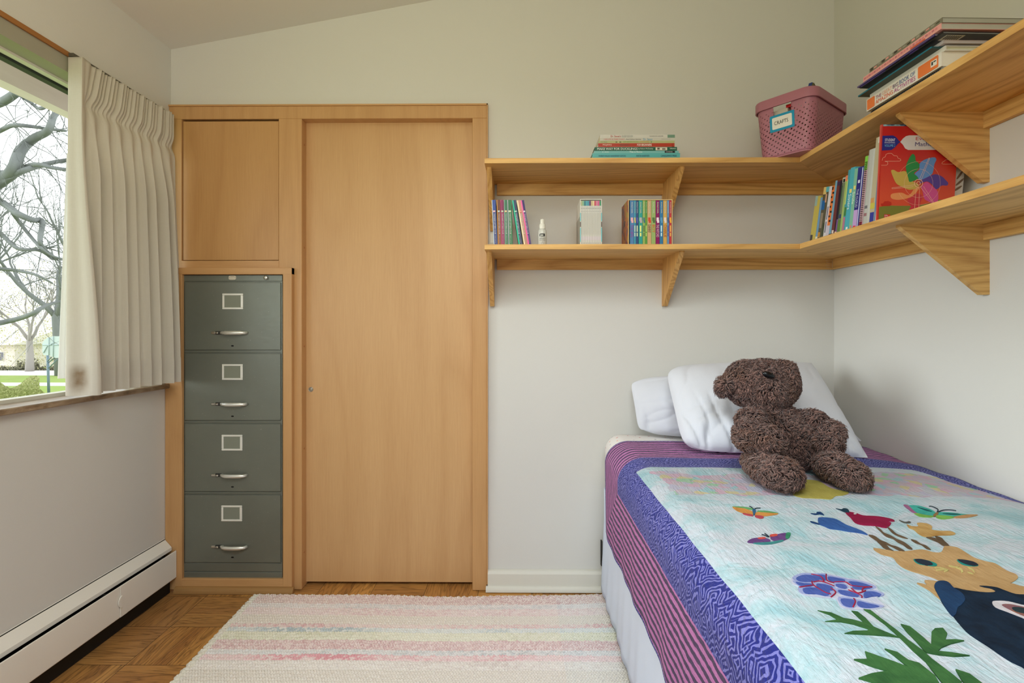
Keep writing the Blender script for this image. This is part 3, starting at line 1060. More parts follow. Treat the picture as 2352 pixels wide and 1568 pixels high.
# --- flat stack on the upper shelf, back wall -------------------------------------
Gs = 'flat stack of picture books on the upper shelf against the back wall'
YK = 2.085
stack = [  # px0, px1, bottom y (px) on plane, top y, colour, label, marks, texts, depth
    (1360.5, 1562, 371, 356, (96, 186, 186), 'large teal picture book, bottom of the flat stack', [], [("WHERE'S WALDO? ANNIVERSARY EDITION", .07, .38, .50, .74, (20, 60, 90)), ('MARTIN HANDFORD', .50, .65, .50, .74, (20, 60, 90)), ('CANDLEWICK PRESS', .78, .96, .50, .74, (20, 60, 90))], .24, True),
    (1364, 1559, 356, 350.8, (128, 196, 194), 'pale teal book with black label, second from the bottom of the flat stack', [(.835, .955, .1, .95, (14, 16, 18))], [('M. SASEK', .10, .18, .3, .7, (230, 240, 240)), ('This is Rome', .42, .57, .2, .85, (236, 240, 236)), ('UNIVERSE', .845, .925, .35, .68, (220, 220, 220))], .23, False),
    (1366, 1555, 350.8, 342.2, (28, 96, 70), 'dark green picture book with white title and sketch on its spine, in the flat stack', [(.74, .88, .12, .9, (206, 200, 180)), (.76, .79, .3, .8, (90, 80, 70)), (.82, .86, .25, .7, (110, 100, 90))], [('MAKE WAY FOR DUCKLINGS', .03, .52, .22, .80, (232, 236, 226)), ('by Robert McCloskey', .53, .71, .26, .74, (216, 222, 210)), ('VIKING', .91, .985, .4, .72, (220, 224, 214))], .22, True),
    (1374, 1543, 342.0, 341, (210, 196, 176), 'thin cream pamphlet between the red and dark green books of the flat stack', [(.08, .16, .1, .9, (200, 90, 96))], [], .20, False),
    (1374, 1549.5, 340.8, 332.6, (190, 58, 28), 'bright red orange guide book in the flat stack', [(.965, .98, .1, .9, (150, 40, 20))], [('MOJANG', .06, .175, .26, .76, (236, 220, 200)), ('MINECRAFT', .28, .41, .26, .76, (96, 84, 72)), ('FOR BEGINNERS', .51, .70, .22, .82, (240, 232, 220))], .21, False),
    (1375.5, 1549.5, 332.6, 326.8, (190, 190, 134), 'olive cream picture book on the red one in the flat stack', [(.22, .245, .3, .6, (70, 66, 40)), (.27, .295, .3, .6, (70, 66, 40)), (.69, .70, .2, .7, (80, 130, 90))], [('Dr. Seuss', .03, .11, .2, .8, (120, 140, 120)), ('HAPPY BIRTHDAY TO YOU!', .32, .52, .25, .75, (116, 150, 80)), ('AND MORE', .54, .66, .25, .75, (206, 150, 80))], .21, False),
    (1377.5, 1550, 326.7, 320.8, (214, 208, 194), 'cream white picture book second from the top of the flat stack', [], [('I CAN LICK 30 TIGERS TODAY!', .05, .33, .22, .82, (200, 110, 96)), ('And Other Stories', .35, .55, .28, .74, (70, 70, 66)), ('Dr. Seuss', .58, .70, .1, .9, (70, 150, 180)), ('RANDOM HOUSE', .82, .94, .36, .62, (130, 130, 120))], .215, False),
    (1378.3, 1550.5, 320.7, 313.2, (220, 216, 204), 'white picture book with red lettering and grey green corner, top of the flat stack', [(.90, .997, .05, .95, (104, 136, 114))], [("Dr. Seuss's", .14, .275, .22, .86, (176, 50, 44)), ('SLEEP BOOK', .29, .44, .2, .82, (150, 156, 146)), ('RANDOM HOUSE', .66, .84, .42, .66, (60, 60, 56))], .215, False)]
zk = ZU
for i, (a, b_, yb, yt, col, lab, mk, tx, dp, hd) in enumerate(stack):
    z1 = onY(0, yt, YK).z
    z0 = zk
    zk = z1 + .0002
    off = .0 if i < 3 else .004
    xa, xb = onY(a, 0, YK + off).x, onY(b_, 0, YK + off).x
    # local x (thickness) -> world z, local z (height) -> world x
    Mx = frame((xa, YK + off, z0), (0, 0, 1), (0, 1, 0), (1, 0, 0))
    th = z1 - z0
    r, *_ = book('picture_book', lab, Gs, Mx, th, xb - xa, dp, col, marks=[(v0, v1, u0, u1, c_) for (u0, u1, v0, v1, c_) in mk], hard=hd)
    if tx:
        cols, kk = [], MB()
        for (s, u0, u1, v0, v1, c_) in tx:
            if c_ not in cols:
                cols.append(c_)
            put_text(kk, s, (xa + (xb - xa) * u0, YK + off - .0012, z0 + th * v0), (1, 0, 0), (0, 0, 1), (xb - xa) * (u1 - u0), th * (v1 - v0), cols.index(c_), .012)
        kk.build('spine_lettering', [plain(c_, .5) for c_ in cols], r)

# --- upright books on the right hand arm (spines towards the room) ------------------
Gr = 'upright books on the lower shelf along the right wall'
XS = 1.092
# base px (far, near), top y px, colour, side colour, label, marks, texts
row = [
    (1860, 1871.5, 452, (214, 196, 96), 'yellow book with silver foot, leftmost of the right wall row', [(0, .45, .78, 1, (150, 176, 170)), (0, .45, 0, .13, (70, 66, 66))], [], 0),
    (1872, 1877, 455, (120, 170, 214), 'thin light blue book beside the yellow one in the right wall row', [(0, 1, 0, .08, (226, 222, 200))], [], 0),
    (1877.3, 1890, 431.5, (96, 92, 72), 'dark camouflage patterned book with a blue block and teal top', [(0, .55, .86, 1, (214, 186, 116)), (.45, 1, .90, 1, (90, 170, 180)), (0, .55, .56, .74, (20, 96, 160)), (.5, .75, .70, .86, (196, 150, 120)), (.1, .5, .20, .50, (140, 128, 110)), (.7, .95, .05, .30, (60, 72, 50)), (0, .4, .02, .12, (190, 140, 60))], [], 0),
    (1890.3, 1903, 430, (232, 230, 236), 'book with orange and black tiger stripes on a white spine', [(.52, 1, .22, 1, (222, 120, 56)), (.55, .8, .92, .98, (30, 22, 20)), (.7, 1, .84, .88, (30, 22, 20)), (.55, .78, .76, .80, (30, 22, 20)), (.7, 1, .66, .70, (30, 22, 20)), (.55, .78, .57, .61, (30, 22, 20)), (.7, 1, .47, .51, (30, 22, 20)), (.55, .78, .38, .42, (30, 22, 20)), (.7, 1, .29, .33, (30, 22, 20)), (.5, 1, 0, .22, (196, 190, 206)), (.14, .34, .08, .30, (120, 120, 140)), (.14, .34, .34, .60, (130, 126, 146))], [], 0),
    (1903.2, 1908, 416.5, (124, 182, 210), 'thin pale blue book right of the tiger striped one', [(0, 1, 0, .04, (60, 40, 40))], [], 0),
    (1908.2, 1915, 416, (118, 56, 56), 'maroon brown book in the right wall row', [(.2, .8, .03, .09, (214, 206, 200)), (.1, .9, .90, .97, (60, 44, 80))], [], 0),
    (1915.2, 1921, 417, (40, 30, 50), 'dark purple black book right of the maroon one', [(.5, 1, .0, .28, (126, 84, 150)), (.2, 1, 0, .05, (220, 190, 160))], [], 0),
    (1921.2, 1928, 408.5, (124, 138, 112), 'grey green book with small dark emblem near its top', [(0, 1, .90, .985, (196, 196, 180)), (.2, .9, .905, .965, (30, 44, 34)), (.1, .9, .27, .34, (50, 66, 110)), (.1, .9, .04, .24, (96, 128, 60)), (0, .3, .34, .85, (70, 100, 70))], [], 0),
    (1928.2, 1933, 405.5, (176, 204, 120), 'lime green book with orange top in the right wall row', [(0, 1, .9, 1, (232, 130, 90))], [], 0),
    (1933.2, 1939, 392.5, (74, 170, 186), 'tall book in teal and mauve next to the lime green one', [(0, .8, .02, .24, (176, 120, 146)), (.1, .9, .26, .40, (70, 130, 70)), (0, .3, .45, .85, (196, 206, 120))], [], 0),
    (1939.2, 1949, 387.5, (84, 190, 208), 'cyan paperback with white title reading Sisters', [(.25, .75, .60, .66, (236, 214, 120)), (.3, .7, .02, .06, (230, 240, 240))], [('Sisters', .15, .85, .34, .58, (226, 244, 244), 'd')], 0),
    (1949.2, 1957, 389.5, (142, 206, 178), 'mint green paperback with white title reading Smile', [(.25, .75, .66, .72, (236, 214, 120)), (.3, .7, .03, .07, (220, 120, 120))], [('Smile', .15, .85, .42, .62, (226, 246, 232), 'd')], 0),
    (1957.3, 1972, 387, (44, 52, 140), 'deep blue book with a pale lilac foot right of the mint one', [(0, .62, .02, .30, (190, 160, 214)), (.70, .82, .02, .98, (206, 214, 240)), (.2, .5, .74, .79, (220, 220, 230)), (.1, .5, .01, .04, (214, 60, 80))], [('THE CLOUD', .18, .5, .34, .64, (206, 212, 236), 'd')], 0),
    (1972.3, 1979, 361.5, (222, 180, 190), 'pink spiral bound notebook with a lime green top', [(0, 1, .80, 1, (126, 200, 70)), (0, 1, 0, .07, (168, 50, 80))], [], 1),
    (1979.3, 1995, 347.5, (204, 206, 202), 'wide pale grey binder with a curved top edge', [(.2, .6, .22, .26, (110, 110, 116)), (.2, .6, .12, .16, (150, 110, 116)), (0, .8, 0, .015, (50, 50, 50))], [], 2),
    (1995.3, 2006, 319, (206, 196, 164), 'tall cream book with indigo foot beside the grey binder', [(.1, .95, 0, .13, (50, 60, 150)), (.0, .7, .2, .3, (200, 150, 90)), (.55, .95, .93, 1, (236, 238, 240)), (0, .9, .17, .24, (196, 186, 80))], [], 0),
    (2006.3, 2014.3, 314, (110, 158, 196), 'tall blue and white workbook with leaf sketches on its white cover near the wall', [(.45, .7, 0, 1, (226, 232, 236)), (.72, .95, 0, .6, (96, 140, 190))], [], 3)]


def row_frame(px_far, px_near, lean, w_extra=0):
    yf, yn = onX(px_far, 500, XS).y, onX(px_near, 500, XS).y
    ez = Vector((.04, -math.sin(lean), math.cos(lean))).normalized()
    ex = Vector((0, -math.cos(lean), -math.sin(lean)))          # thickness runs towards the camera
    th = yf - yn
    return Mx_(yf, ex, ez, th, lean), th


def Mx_(yf, ex, ez, th, lean):
    return frame((XS, yf, ZL + th * math.sin(lean)), ex, (1, 0, 0), ez)


for i, (pa, pb_, ty, col, lab, mk, tx, kind) in enumerate(row):
    lean = .185 - .115 * i / (len(row) - 1)
    Mx, th = row_frame(pa, pb_, lean)
    o = Mx.translation
    ez = Vector((Mx[0][2], Mx[1][2], Mx[2][2]))
    # height so that the top shows at the measured pixel row
    best = min((abs((757 - 1220 * ((o + ez * h_).z - H) / ((o + ez * h_).y)) - ty), h_) for h_ in [x * .001 for x in range(120, 330)])
    h_ = best[1]
    dp = .15 if h_ < .22 else (.19 if h_ < .26 else .215)
    if kind == 3:
        dp, M_sk, th_sk, r_sk = .252, Mx, th, None
    r, *_ = book('spiral_notebook' if kind == 1 else ('binder' if kind == 2 else 'upright_book'), lab, Gr, Mx, th - .0004, h_, dp, col, marks=mk, texts=tx, round_=(kind == 2))
    if kind == 3:
        r_sk = r
    if kind == 1:
        b = MB()
        for q in range(34):
            z = h_ * (.03 + .88 * q / 33)
            pts = [(th * .72 + .003 * math.cos(a), -.0015 + .0035 * math.sin(a), z) for a in [2 * math.pi * t / 8 for t in range(9)]]
            b.tube(pts, .0009, 5)
        b.xf(Mx)
        b.build('spiral_wire', M['black'], r)

# --- the red math journal facing out --------------------------------------------
leanR = .072
yR = onX(2014.6, 500, XS).y
WJ, HJ = .2255, .2800
MJ = frame((1.0855, yR - .0092, ZL + .006 * math.sin(leanR)), (0, -math.cos(leanR), -math.sin(leanR)), (1, 0, 0), (0, -math.sin(leanR), math.cos(leanR)))
jr, *_ = book('math_journal', 'large red student journal with a pinwheel on its cover, facing out', Gr, MJ, .006, HJ, WJ, (198, 40, 34))
# cover art, local plane: a to the right, b down from the top, on the face towards the camera
e_a, e_z, e_n = Vector((1, 0, 0)), Vector((0, -math.sin(leanR), math.cos(leanR))), Vector((0, -math.cos(leanR), -math.sin(leanR)))
OJ = MJ @ Vector((.006, 0, 0))


def cv(x, y, lift=.0003):
    """point of the cover from coordinates on the enlarged view (units of 0.226 mm)"""
    xl = 345 - (y - 185) * .044
    a, b_ = (x - xl) * .000225, (y - 185) * .000222
    a = min(max(a, 0), WJ)
    b_ = min(max(b_, 0), HJ)
    return OJ + e_a * a + e_z * (HJ - b_) + e_n * lift


n = NT('journal_cover_red')
v = n.noise(n.coord('Object', (1, 1, 1)), 9, 4, .55, .6)
tcn = n.n('ShaderNodeTexCoord')
sp_ = n.n('ShaderNodeSeparateXYZ')
n.t.links.new(tcn.outputs['Object'], sp_.inputs[0])
gz = n.math('MULTIPLY', sp_.outputs[2], 3.6)
cc = n.mix(n.math('MULTIPLY', n.math('SUBTRACT', sp_.outputs[2], .07), 7.0, clamp=True), srgb((200, 72, 34)), srgb((172, 20, 22)))
cc = n.mix(n.math('MULTIPLY', v, .35), cc, srgb((196, 54, 60)))
n.base(cc)
M['journal'] = n.fin(.22, 0, .5)


def flat_poly(mb, pts, mi=0, th=.0002, nrm=None):
    nrm = nrm or e_n
    mb.prism(pts, nrm * th, mi)


b = MB()
flat_poly(b, [cv(345, 185, .0001), cv(2000, 185, .0001), cv(2000, 1440, .0001), cv(290, 1440, .0001)])
b.build('cover_art', M['journal'], jr)


def cat(pts, k=6, closed=True):
    """catmull rom smoothing of a pixel outline"""
    n_ = len(pts)
    out = []
    rng = range(n_) if closed else range(n_ - 1)
    for i in rng:
        if closed:
            p0, p1, p2, p3 = pts[(i - 1) % n_], pts[i], pts[(i + 1) % n_], pts[(i + 2) % n_]
        else:
            p0, p1, p2, p3 = pts[max(i - 1, 0)], pts[i], pts[i + 1], pts[min(i + 2, n_ - 1)]
        for j in range(k):
            t = j / k
            out.append(tuple(.5 * (2 * p1[a] + (p2[a] - p0[a]) * t + (2 * p0[a] - 5 * p1[a] + 4 * p2[a] - p3[a]) * t * t + (3 * p1[a] - p0[a] - 3 * p2[a] + p3[a]) * t ** 3) for a in (0, 1)))
    if not closed:
        out.append(tuple(pts[-1]))
    return out


b = MB()
cols = [(38, 130, 66), (90, 136, 196), (80, 58, 142), (196, 74, 138), (184, 48, 60), (214, 138, 84), (186, 160, 76), (112, 116, 44), (176, 36, 20)]
arts = [
    (7, .00035, [(290, 1260), (420, 1240), (560, 1245), (700, 1245), (860, 1230), (960, 1215), (1090, 1165), (1340, 1170), (1340, 1440), (285, 1440)], False),
    (8, .0005, [(320, 1215), (350, 1212), (370, 1185), (420, 1180), (460, 1195), (465, 1230), (440, 1248), (330, 1250)], False),
    (4, .0006, [(690, 1130), (800, 1080), (880, 1120), (850, 1200), (830, 1320), (800, 1440), (700, 1440), (700, 1300), (720, 1250), (680, 1190)], True),
    (5, .0007, [(450, 1110), (480, 1080), (600, 1070), (700, 1100), (800, 960), (830, 1010), (760, 1100), (690, 1140), (560, 1165), (470, 1150)], True),
    (6, .0008, [(455, 780), (490, 765), (550, 795), (650, 785), (720, 900), (820, 960), (790, 1010), (700, 1030), (600, 990), (530, 950), (490, 880)], True),
    (3, .0006, [(860, 990), (930, 925), (1010, 990), (1080, 1060), (1080, 1190), (1030, 1220), (960, 1190), (900, 1150), (880, 1060)], True),
    (2, .0007, [(830, 950), (890, 870), (980, 840), (1060, 825), (1140, 860), (1180, 900), (1215, 940), (1200, 975), (1130, 975), (1060, 1025), (1000, 960), (930, 920)], True),
    (1, .0008, [(820, 900), (770, 820), (830, 760), (830, 690), (880, 640), (960, 610), (1030, 600), (1055, 630), (1030, 690), (1015, 780), (990, 830), (900, 880)], True),
    (0, .0009, [(820, 890), (760, 910), (700, 925), (680, 860), (650, 740), (670, 660), (720, 570), (750, 555), (775, 590), (780, 640), (830, 690), (815, 760), (760, 810), (800, 850)], True)]
for (ci, lf, pts, sm) in arts:
    pp = cat(pts, 4) if sm else pts
    flat_poly(b, [cv(x, y, lf) for x, y in pp], ci)
b.build('pinwheel_print', [plain(c_, .25) for c_ in cols], jr)
# thin light outlines
b = MB()


def cline(pts, wd=3.2, closed=False, mi=0, lift=.0014):
    for i in range(len(pts) - (0 if closed else 1)):
        (x0, y0), (x1, y1) = pts[i], pts[(i + 1) % len(pts)]
        L = math.hypot(x1 - x0, y1 - y0) or 1
        nx_, ny_ = -(y1 - y0) / L * wd / 2, (x1 - x0) / L * wd / 2
        b.add([cv(x0 + nx_, y0 + ny_, lift), cv(x1 + nx_, y1 + ny_, lift), cv(x1 - nx_, y1 - ny_, lift), cv(x0 - nx_, y0 - ny_, lift)], [(0, 1, 2, 3)], mi)


circ = lambda cx_, cy_, r, a0=0, a1=360, st=8: [(cx_ + r * math.cos(math.radians(a)), cy_ + r * math.sin(math.radians(a))) for a in range(a0, a1 + 1, st)]
cline(circ(820, 945, 190), 2.4)
cline(circ(820, 945, 290, -150, 160), 2.0)
for r in (54, 40, 24, 12):
    cline(circ(820, 945, r), 7 if r in (54, 24) else 4, mi=1 if r in (40, 12) else 0)
cline([(835, 885), (955, 605), (965, 612), (855, 900)], 4)
cline([(765, 965), (465, 1005), (468, 1018), (750, 990)], 4)
cline([(845, 995), (1025, 1220), (1030, 1210), (885, 985)], 4)
cline([(790, 1010), (765, 1330)], 4)
cline([(835, 1010), (822, 1320)], 4)
cline([(790, 1018), (835, 1018)], 4)
cloud = [(335, 640), (345, 605), (375, 590), (385, 560), (420, 545), (460, 548), (490, 575), (530, 580), (545, 610), (572, 620), (565, 648), (375, 650), (405, 660), (408, 690), (380, 703), (320, 703)]
cline(cat(cloud, 3, False), 3.5)
cline(cat([(1290, 690), (1140, 690), (1132, 668), (1160, 650), (1185, 632), (1260, 640)], 3, False), 3.5)
b.build('cover_outlines', [plain((236, 190, 160), .4), plain((150, 110, 80), .4)], jr)
# header band
b = MB()
nav = [(325, 312), (480, 308), (520, 330), (555, 375), (575, 395), (545, 420), (500, 470), (460, 500), (315, 508)]
sil = [(575, 395), (610, 350), (650, 318), (690, 308), (1340, 308), (1340, 500), (680, 500), (640, 480), (610, 430)]
flat_poly(b, [cv(x, y, .0006) for x, y in nav], 0)
flat_poly(b, [cv(x, y, .0006) for x, y in sil], 1)
b.build('title_band', [plain((38, 40, 122), .25), plain((206, 204, 206), .25)], jr)
b = MB()
tA = [('STUDENT', 370, 505, 387, 350, 0), ('MATH JOURNAL', 366, 505, 415, 397, 0), ('VOLUME 2', 366, 505, 458, 425, 1), ('Everyday', 778, 1120, 385, 330, 2), ('Mathematics', 770, 1230, 452, 398, 3), ('The University of Chicago School Mathematics Project', 772, 1200, 482, 472, 4)]
for (s, xa, xb, yb, yt, ci) in tA:
    p = cv(xa, yb, .0012)
    put_text(b, s, p, e_a, e_z, (xb - xa) * .000225, (yb - yt) * .000222, ci, .012)
flat_poly(b, [cv(365, 1358, .0010), cv(445, 1362, .0010), cv(442, 1440, .0010), cv(362, 1440, .0010)], 5)
for s, yb, yt in (('Mc', 1385, 1368), ('Graw', 1408, 1390), ('Hill', 1432, 1414)):
    put_text(b, s, cv(370, yb, .0016), e_a, e_z, 44 * .000225, (yb - yt) * .000222, 0, .02)
b.build('cover_lettering', [plain((232, 236, 244), .4), plain((110, 180, 220), .4), plain((180, 60, 70), .4), plain((48, 40, 110), .4), plain((150, 150, 150), .4), plain((186, 40, 30), .4)], jr)
# dark blue leather like book behind it, taller; and a white board book at its right
MK = frame((1.0870, yR, ZL + .0085 * math.sin(leanR)), (0, -math.cos(leanR), -math.sin(leanR)), (1, 0, 0), (0, -math.sin(leanR), math.cos(leanR)))
rk, *_ = book('patterned_journal', 'dark blue patterned journal just behind the red pinwheel one', Gr, MK, .0085, .2875, .229, (222, 84, 70))
n = NT('blue_agate_pattern')
v = n.n('ShaderNodeTexVoronoi', None, Vector=n.coord('Object', (1, 1, 2)), Scale=70.0)
n.base(n.ramp(v.outputs[0], [(.1, srgb((24, 30, 70))), (.4, srgb((50, 90, 130))), (.7, srgb((150, 190, 200)))]))
fm = n.fin(.3)
flt = MB()
oK = MK @ Vector((.0085, 0, 0))
flt.prism([oK + e_a * .004 + e_n * .0002, oK + e_a * .229 + e_n * .0002, oK + e_a * .229 + e_z * .2875 + e_n * .0002, oK + e_a * .004 + e_z * .2875 + e_n * .0002], e_n * .0003)
flt.build('front_pattern', fm, rk)
e_aS, e_zS = Vector((M_sk[0][1], M_sk[1][1], M_sk[2][1])), Vector((M_sk[0][2], M_sk[1][2], M_sk[2][2]))
e_nS = Vector((M_sk[0][0], M_sk[1][0], M_sk[2][0]))
oL = M_sk @ Vector((th_sk - .0004, 0, 0))
MB().prism([oL + e_aS * .002 + e_nS * .0001, oL + e_aS * .2515 + e_nS * .0001, oL + e_aS * .2515 + e_zS * .258 + e_nS * .0001, oL + e_aS * .002 + e_zS * .258 + e_nS * .0001], e_nS * .0002).build('white_cover', plain((206, 204, 196), .5), r_sk)
b = MB()
for (a0, z0, ln, an, ci) in ((.238, .140, .030, 1.0, 0), (.241, .120, .034, .75, 0), (.236, .100, .03, .6, 0), (.240, .205, .014, 1.2, 1), (.238, .19, .016, .9, 1), (.237, .075, .02, .3, 0)):
    pts = []
    for t in range(12):
        ang = 2 * math.pi * t / 12
        u_, v_ = ln / 2 * math.cos(ang), .0035 * math.sin(ang)
        aa = a0 + u_ * math.cos(an) - v_ * math.sin(an)
        zz = z0 + u_ * math.sin(an) + v_ * math.cos(an)
        pts.append(oL + e_aS * min(aa, .2513) + e_zS * zz + e_nS * .0004)
    b.prism(pts, e_nS * .0002, ci)
b.build('leaf_sketch', [plain((126, 104, 84), .6), plain((60, 110, 86), .6)], r_sk)
# ------------------------------------------------------------------ stack of big books on the right arm of the upper shelf
Gt = 'big books and magazines stacked flat on the upper shelf by the right wall'


def flat(name, label, xs, yfar, ynear, z0, z1, dp, col, rot=0.0, pages=(222, 216, 200), soft=True):
    """book lying flat, spine towards the room (-x)"""
    m = Matrix.Translation(Vector((xs, (yfar + ynear) / 2, 0))) @ Matrix.Rotation(rot, 4, 'Z') @ Matrix.Translation(-Vector((xs, (yfar + ynear) / 2, 0)))
    root = empty(name, m @ Vector((xs + dp / 2, (yfar + ynear) / 2, z0)), label, 'magazine' if 'magazine' in name else 'book', Gt)
    t = min(.0008 if soft else .0022, (z1 - z0) * .3)
    b = MB()
    prof = [(xs + dp, z0), (xs, z0), (xs - .0004, (z0 + z1) / 2), (xs, z1), (xs + dp, z1), (xs + dp, z1 - t), (xs + t + .001, z1 - t), (xs + t + .001, z0 + t), (xs + dp, z0 + t)]
    b.prism([(x, ynear, z) for x, z in prof], (0, yfar - ynear, 0))
    b.xf(m).build('cover', plain(col, .35), root)
    ins = .001 if soft else .004
    b = MB().box(xs + t + .001, xs + dp - ins, ynear + ins, yfar - ins, z0 + t, z1 - t)
    b.xf(m).build('page_block', plain(pages, .8), root)
    return root, m


z = ZU
zz = lambda: None
r, m = flat('spiral_notebook', 'black spiral bound book at the very bottom of the corner stack', 1.100, 1.675, 1.392, z, z + .0215, .225, (150, 150, 146))
b = MB()
for q in range(44):
    yq = 1.668 - q * .0062
    b.tube([(1.100 + .006 * math.cos(a), yq, z + .011 + .0095 * math.sin(a)) for a in [math.pi * .45 + 1.1 * math.pi * t / 7 for t in range(8)]], .0011, 5)
b.build('spiral_wire', M['black'], r)
z += .022
rot_b = 0.018
ya, yn_ = 1.681, 1.391
r, m = flat('activity_book', 'thick white activities book with orange ends and multicoloured title', 1.091, ya, yn_, z, z + .0375, .222, (226, 222, 212), rot_b)
w_ = ya - yn_
b = MB()


def on_spine(xs, yf, z0, h, L):
    """returns a function mapping (fraction along from far to near, fraction up) to the spine plane"""
    return lambda u_, v_: Vector((xs - .0008, yf - L * u_, z0 + h * v_))


S = on_spine(1.091, ya, z, .0375, w_)
for (u0, u1) in ((.012, .130), (.730, .970)):
    if u0 > .5:
        b.xf(m).build('orange_panel', plain((228, 120, 56), .4), r)
        b = MB()
    pts = []
    for (cu, cv_) in ((u0, .08), (u1, .08), (u1, .92), (u0, .92)):
        sx_, sz_ = (1 if cu == u0 else -1), (1 if cv_ < .5 else -1)
        for k_ in range(4):
            an = {(1, 1): math.pi, (-1, 1): 1.5 * math.pi, (-1, -1): 0, (1, -1): .5 * math.pi}[(sx_, sz_)] + k_ * math.pi / 6
            pts.append(S(cu + sx_ * .012 + .012 * math.cos(an), cv_ + sz_ * .09 + .09 * math.sin(an)))
    b.prism(pts, (-.0003, 0, 0), 0)
b.prism([S(.885, .30) - Vector((.0004, 0, 0)), S(.955, .30) - Vector((.0004, 0, 0)), S(.955, .72) - Vector((.0004, 0, 0)), S(.885, .72) - Vector((.0004, 0, 0))], (-.0002, 0, 0), 1)
b.prism([S(.895, .42) - Vector((.0007, 0, 0)), S(.912, .42) - Vector((.0007, 0, 0)), S(.912, .66) - Vector((.0007, 0, 0)), S(.895, .66) - Vector((.0007, 0, 0))], (-.0002, 0, 0), 2)
b.prism([S(.918, .56) - Vector((.0007, 0, 0)), S(.946, .56) - Vector((.0007, 0, 0)), S(.946, .64) - Vector((.0007, 0, 0)), S(.918, .64) - Vector((.0007, 0, 0))], (-.0002, 0, 0), 2)
b.xf(m).build('orange_panel', [plain((228, 120, 56), .4), plain((226, 222, 212), .4), plain((30, 30, 30), .4)], r)
b = MB()
for (s, u0, u1, v0, v1, ci) in (('THE', .150, .232, .52, .80, 0), ('GREAT', .245, .385, .52, .82, 1), ('BIG', .400, .475, .52, .82, 2), ('BOOK', .490, .620, .52, .84, 3), ('OF', .635, .695, .54, .84, 4), ('AMAZING', .146, .400, .14, .46, 5), ('ACTIVITIES', .415, .700, .12, .46, 6)):
    p = S(u0, v0) - Vector((.0006, 0, 0))
    put_text(b, s, p, (0, -1, 0), (0, 0, 1), w_ * (u1 - u0), .0375 * (v1 - v0), ci, .014)
b.xf(m).build('spine_lettering', [plain(c_, .5) for c_ in ((150, 70, 110), (226, 170, 140), (110, 70, 110), (60, 90, 150), (60, 90, 150), (222, 100, 50), (180, 80, 150))], r)
z += .0378
r, m = flat('white_hardback', 'white hardback with rounded spine on top of the activities book', 1.096, 1.672, 1.385, z, z + .0125, .218, (222, 220, 212), .022, (208, 206, 176), False)
z += .0128
r, m = flat('teal_folder', 'dark teal folder with grey green underside in the corner stack', 1.070, 1.690, 1.398, z, z + .0040, .240, (24, 112, 132), .02, (66, 78, 68))
b = MB().box(1.0705, 1.31, 1.3985, 1.6895, z - .0006, z - .0001)
b.xf(m).build('folder_back', plain((58, 70, 60), .5), r)
z += .0043
r, m = flat('soft_magazine', 'pale grey rounded edge magazine above the teal folder', 1.088, 1.668, 1.382, z, z + .0085, .222, (206, 198, 200), .03, (214, 206, 204))
z += .0088
r, m = flat('black_magazine', 'black magazine with a barcode on its underside in the corner stack', 1.060, 1.660, 1.352, z, z + .0048, .245, (18, 17, 18), .045, (120, 120, 116))
b = MB()
b.box(1.075, 1.125, 1.358, 1.385, z - .0006, z - .0003, 0)
for q in range(7):
    b.box(1.0805 + q * .0058, 1.0805 + q * .0058 + .0030, 1.361, 1.378, z - .0009, z - .0006, 1)
b.xf(m).build('barcode', [plain((176, 176, 160), .5), plain((16, 16, 16), .5)], r)
b = MB().box(1.0595, 1.0605, 1.55, 1.655, z + .001, z + .004)
b.box(1.0595, 1.0605, 1.43, 1.46, z + .001, z + .004)
b.xf(m).build('spine_print', plain((56, 40, 110), .4), r)
z += .0050
r, m = flat('violet_magazine', 'thin magazine with navy and purple spine below the pink ones', 1.056, 1.668, 1.372, z, z + .0045, .235, (84, 70, 120), .035, (190, 186, 186))
z += .0047
r, m = flat('pink_magazine', 'thick salmon pink magazine near the top of the corner stack', 1.056, 1.640, 1.350, z, z + .0150, .245, (222, 158, 152), .03, (172, 170, 156))
b = MB()
random.seed(5)
for q in range(26):
    u0 = 1.640 - .28 * (q / 26) - .004
    b.box(1.0548, 1.0554, u0 - .006 - .002 * random.random(), u0, z + .0060, z + .0105, q % 2)
b.box(1.0548, 1.0554, 1.40, 1.45, z + .0005, z + .004, 2)
b.xf(m).build('spine_print', [plain((190, 110, 120), .4), plain((214, 130, 130), .4), plain((206, 86, 60), .4)], r)
z += .0152
r, m = flat('grey_magazine', 'grey magazine with dark twig pattern on its spine, top of the corner stack', 1.058, 1.615, 1.348, z, z + .0130, .245, (120, 116, 98), .03, (160, 160, 146))
b = MB()
for q in range(16):
    u0 = 1.61 - .26 * (q / 16)
    b.box(1.0570, 1.0576, u0 - .011, u0, z + .004 + .003 * random.random(), z + .008 + .004 * random.random(), q % 3)
b.xf(m).build('spine_print', [plain((60, 54, 44), .4), plain((214, 150, 140), .4), plain((150, 146, 130), .4)], r)

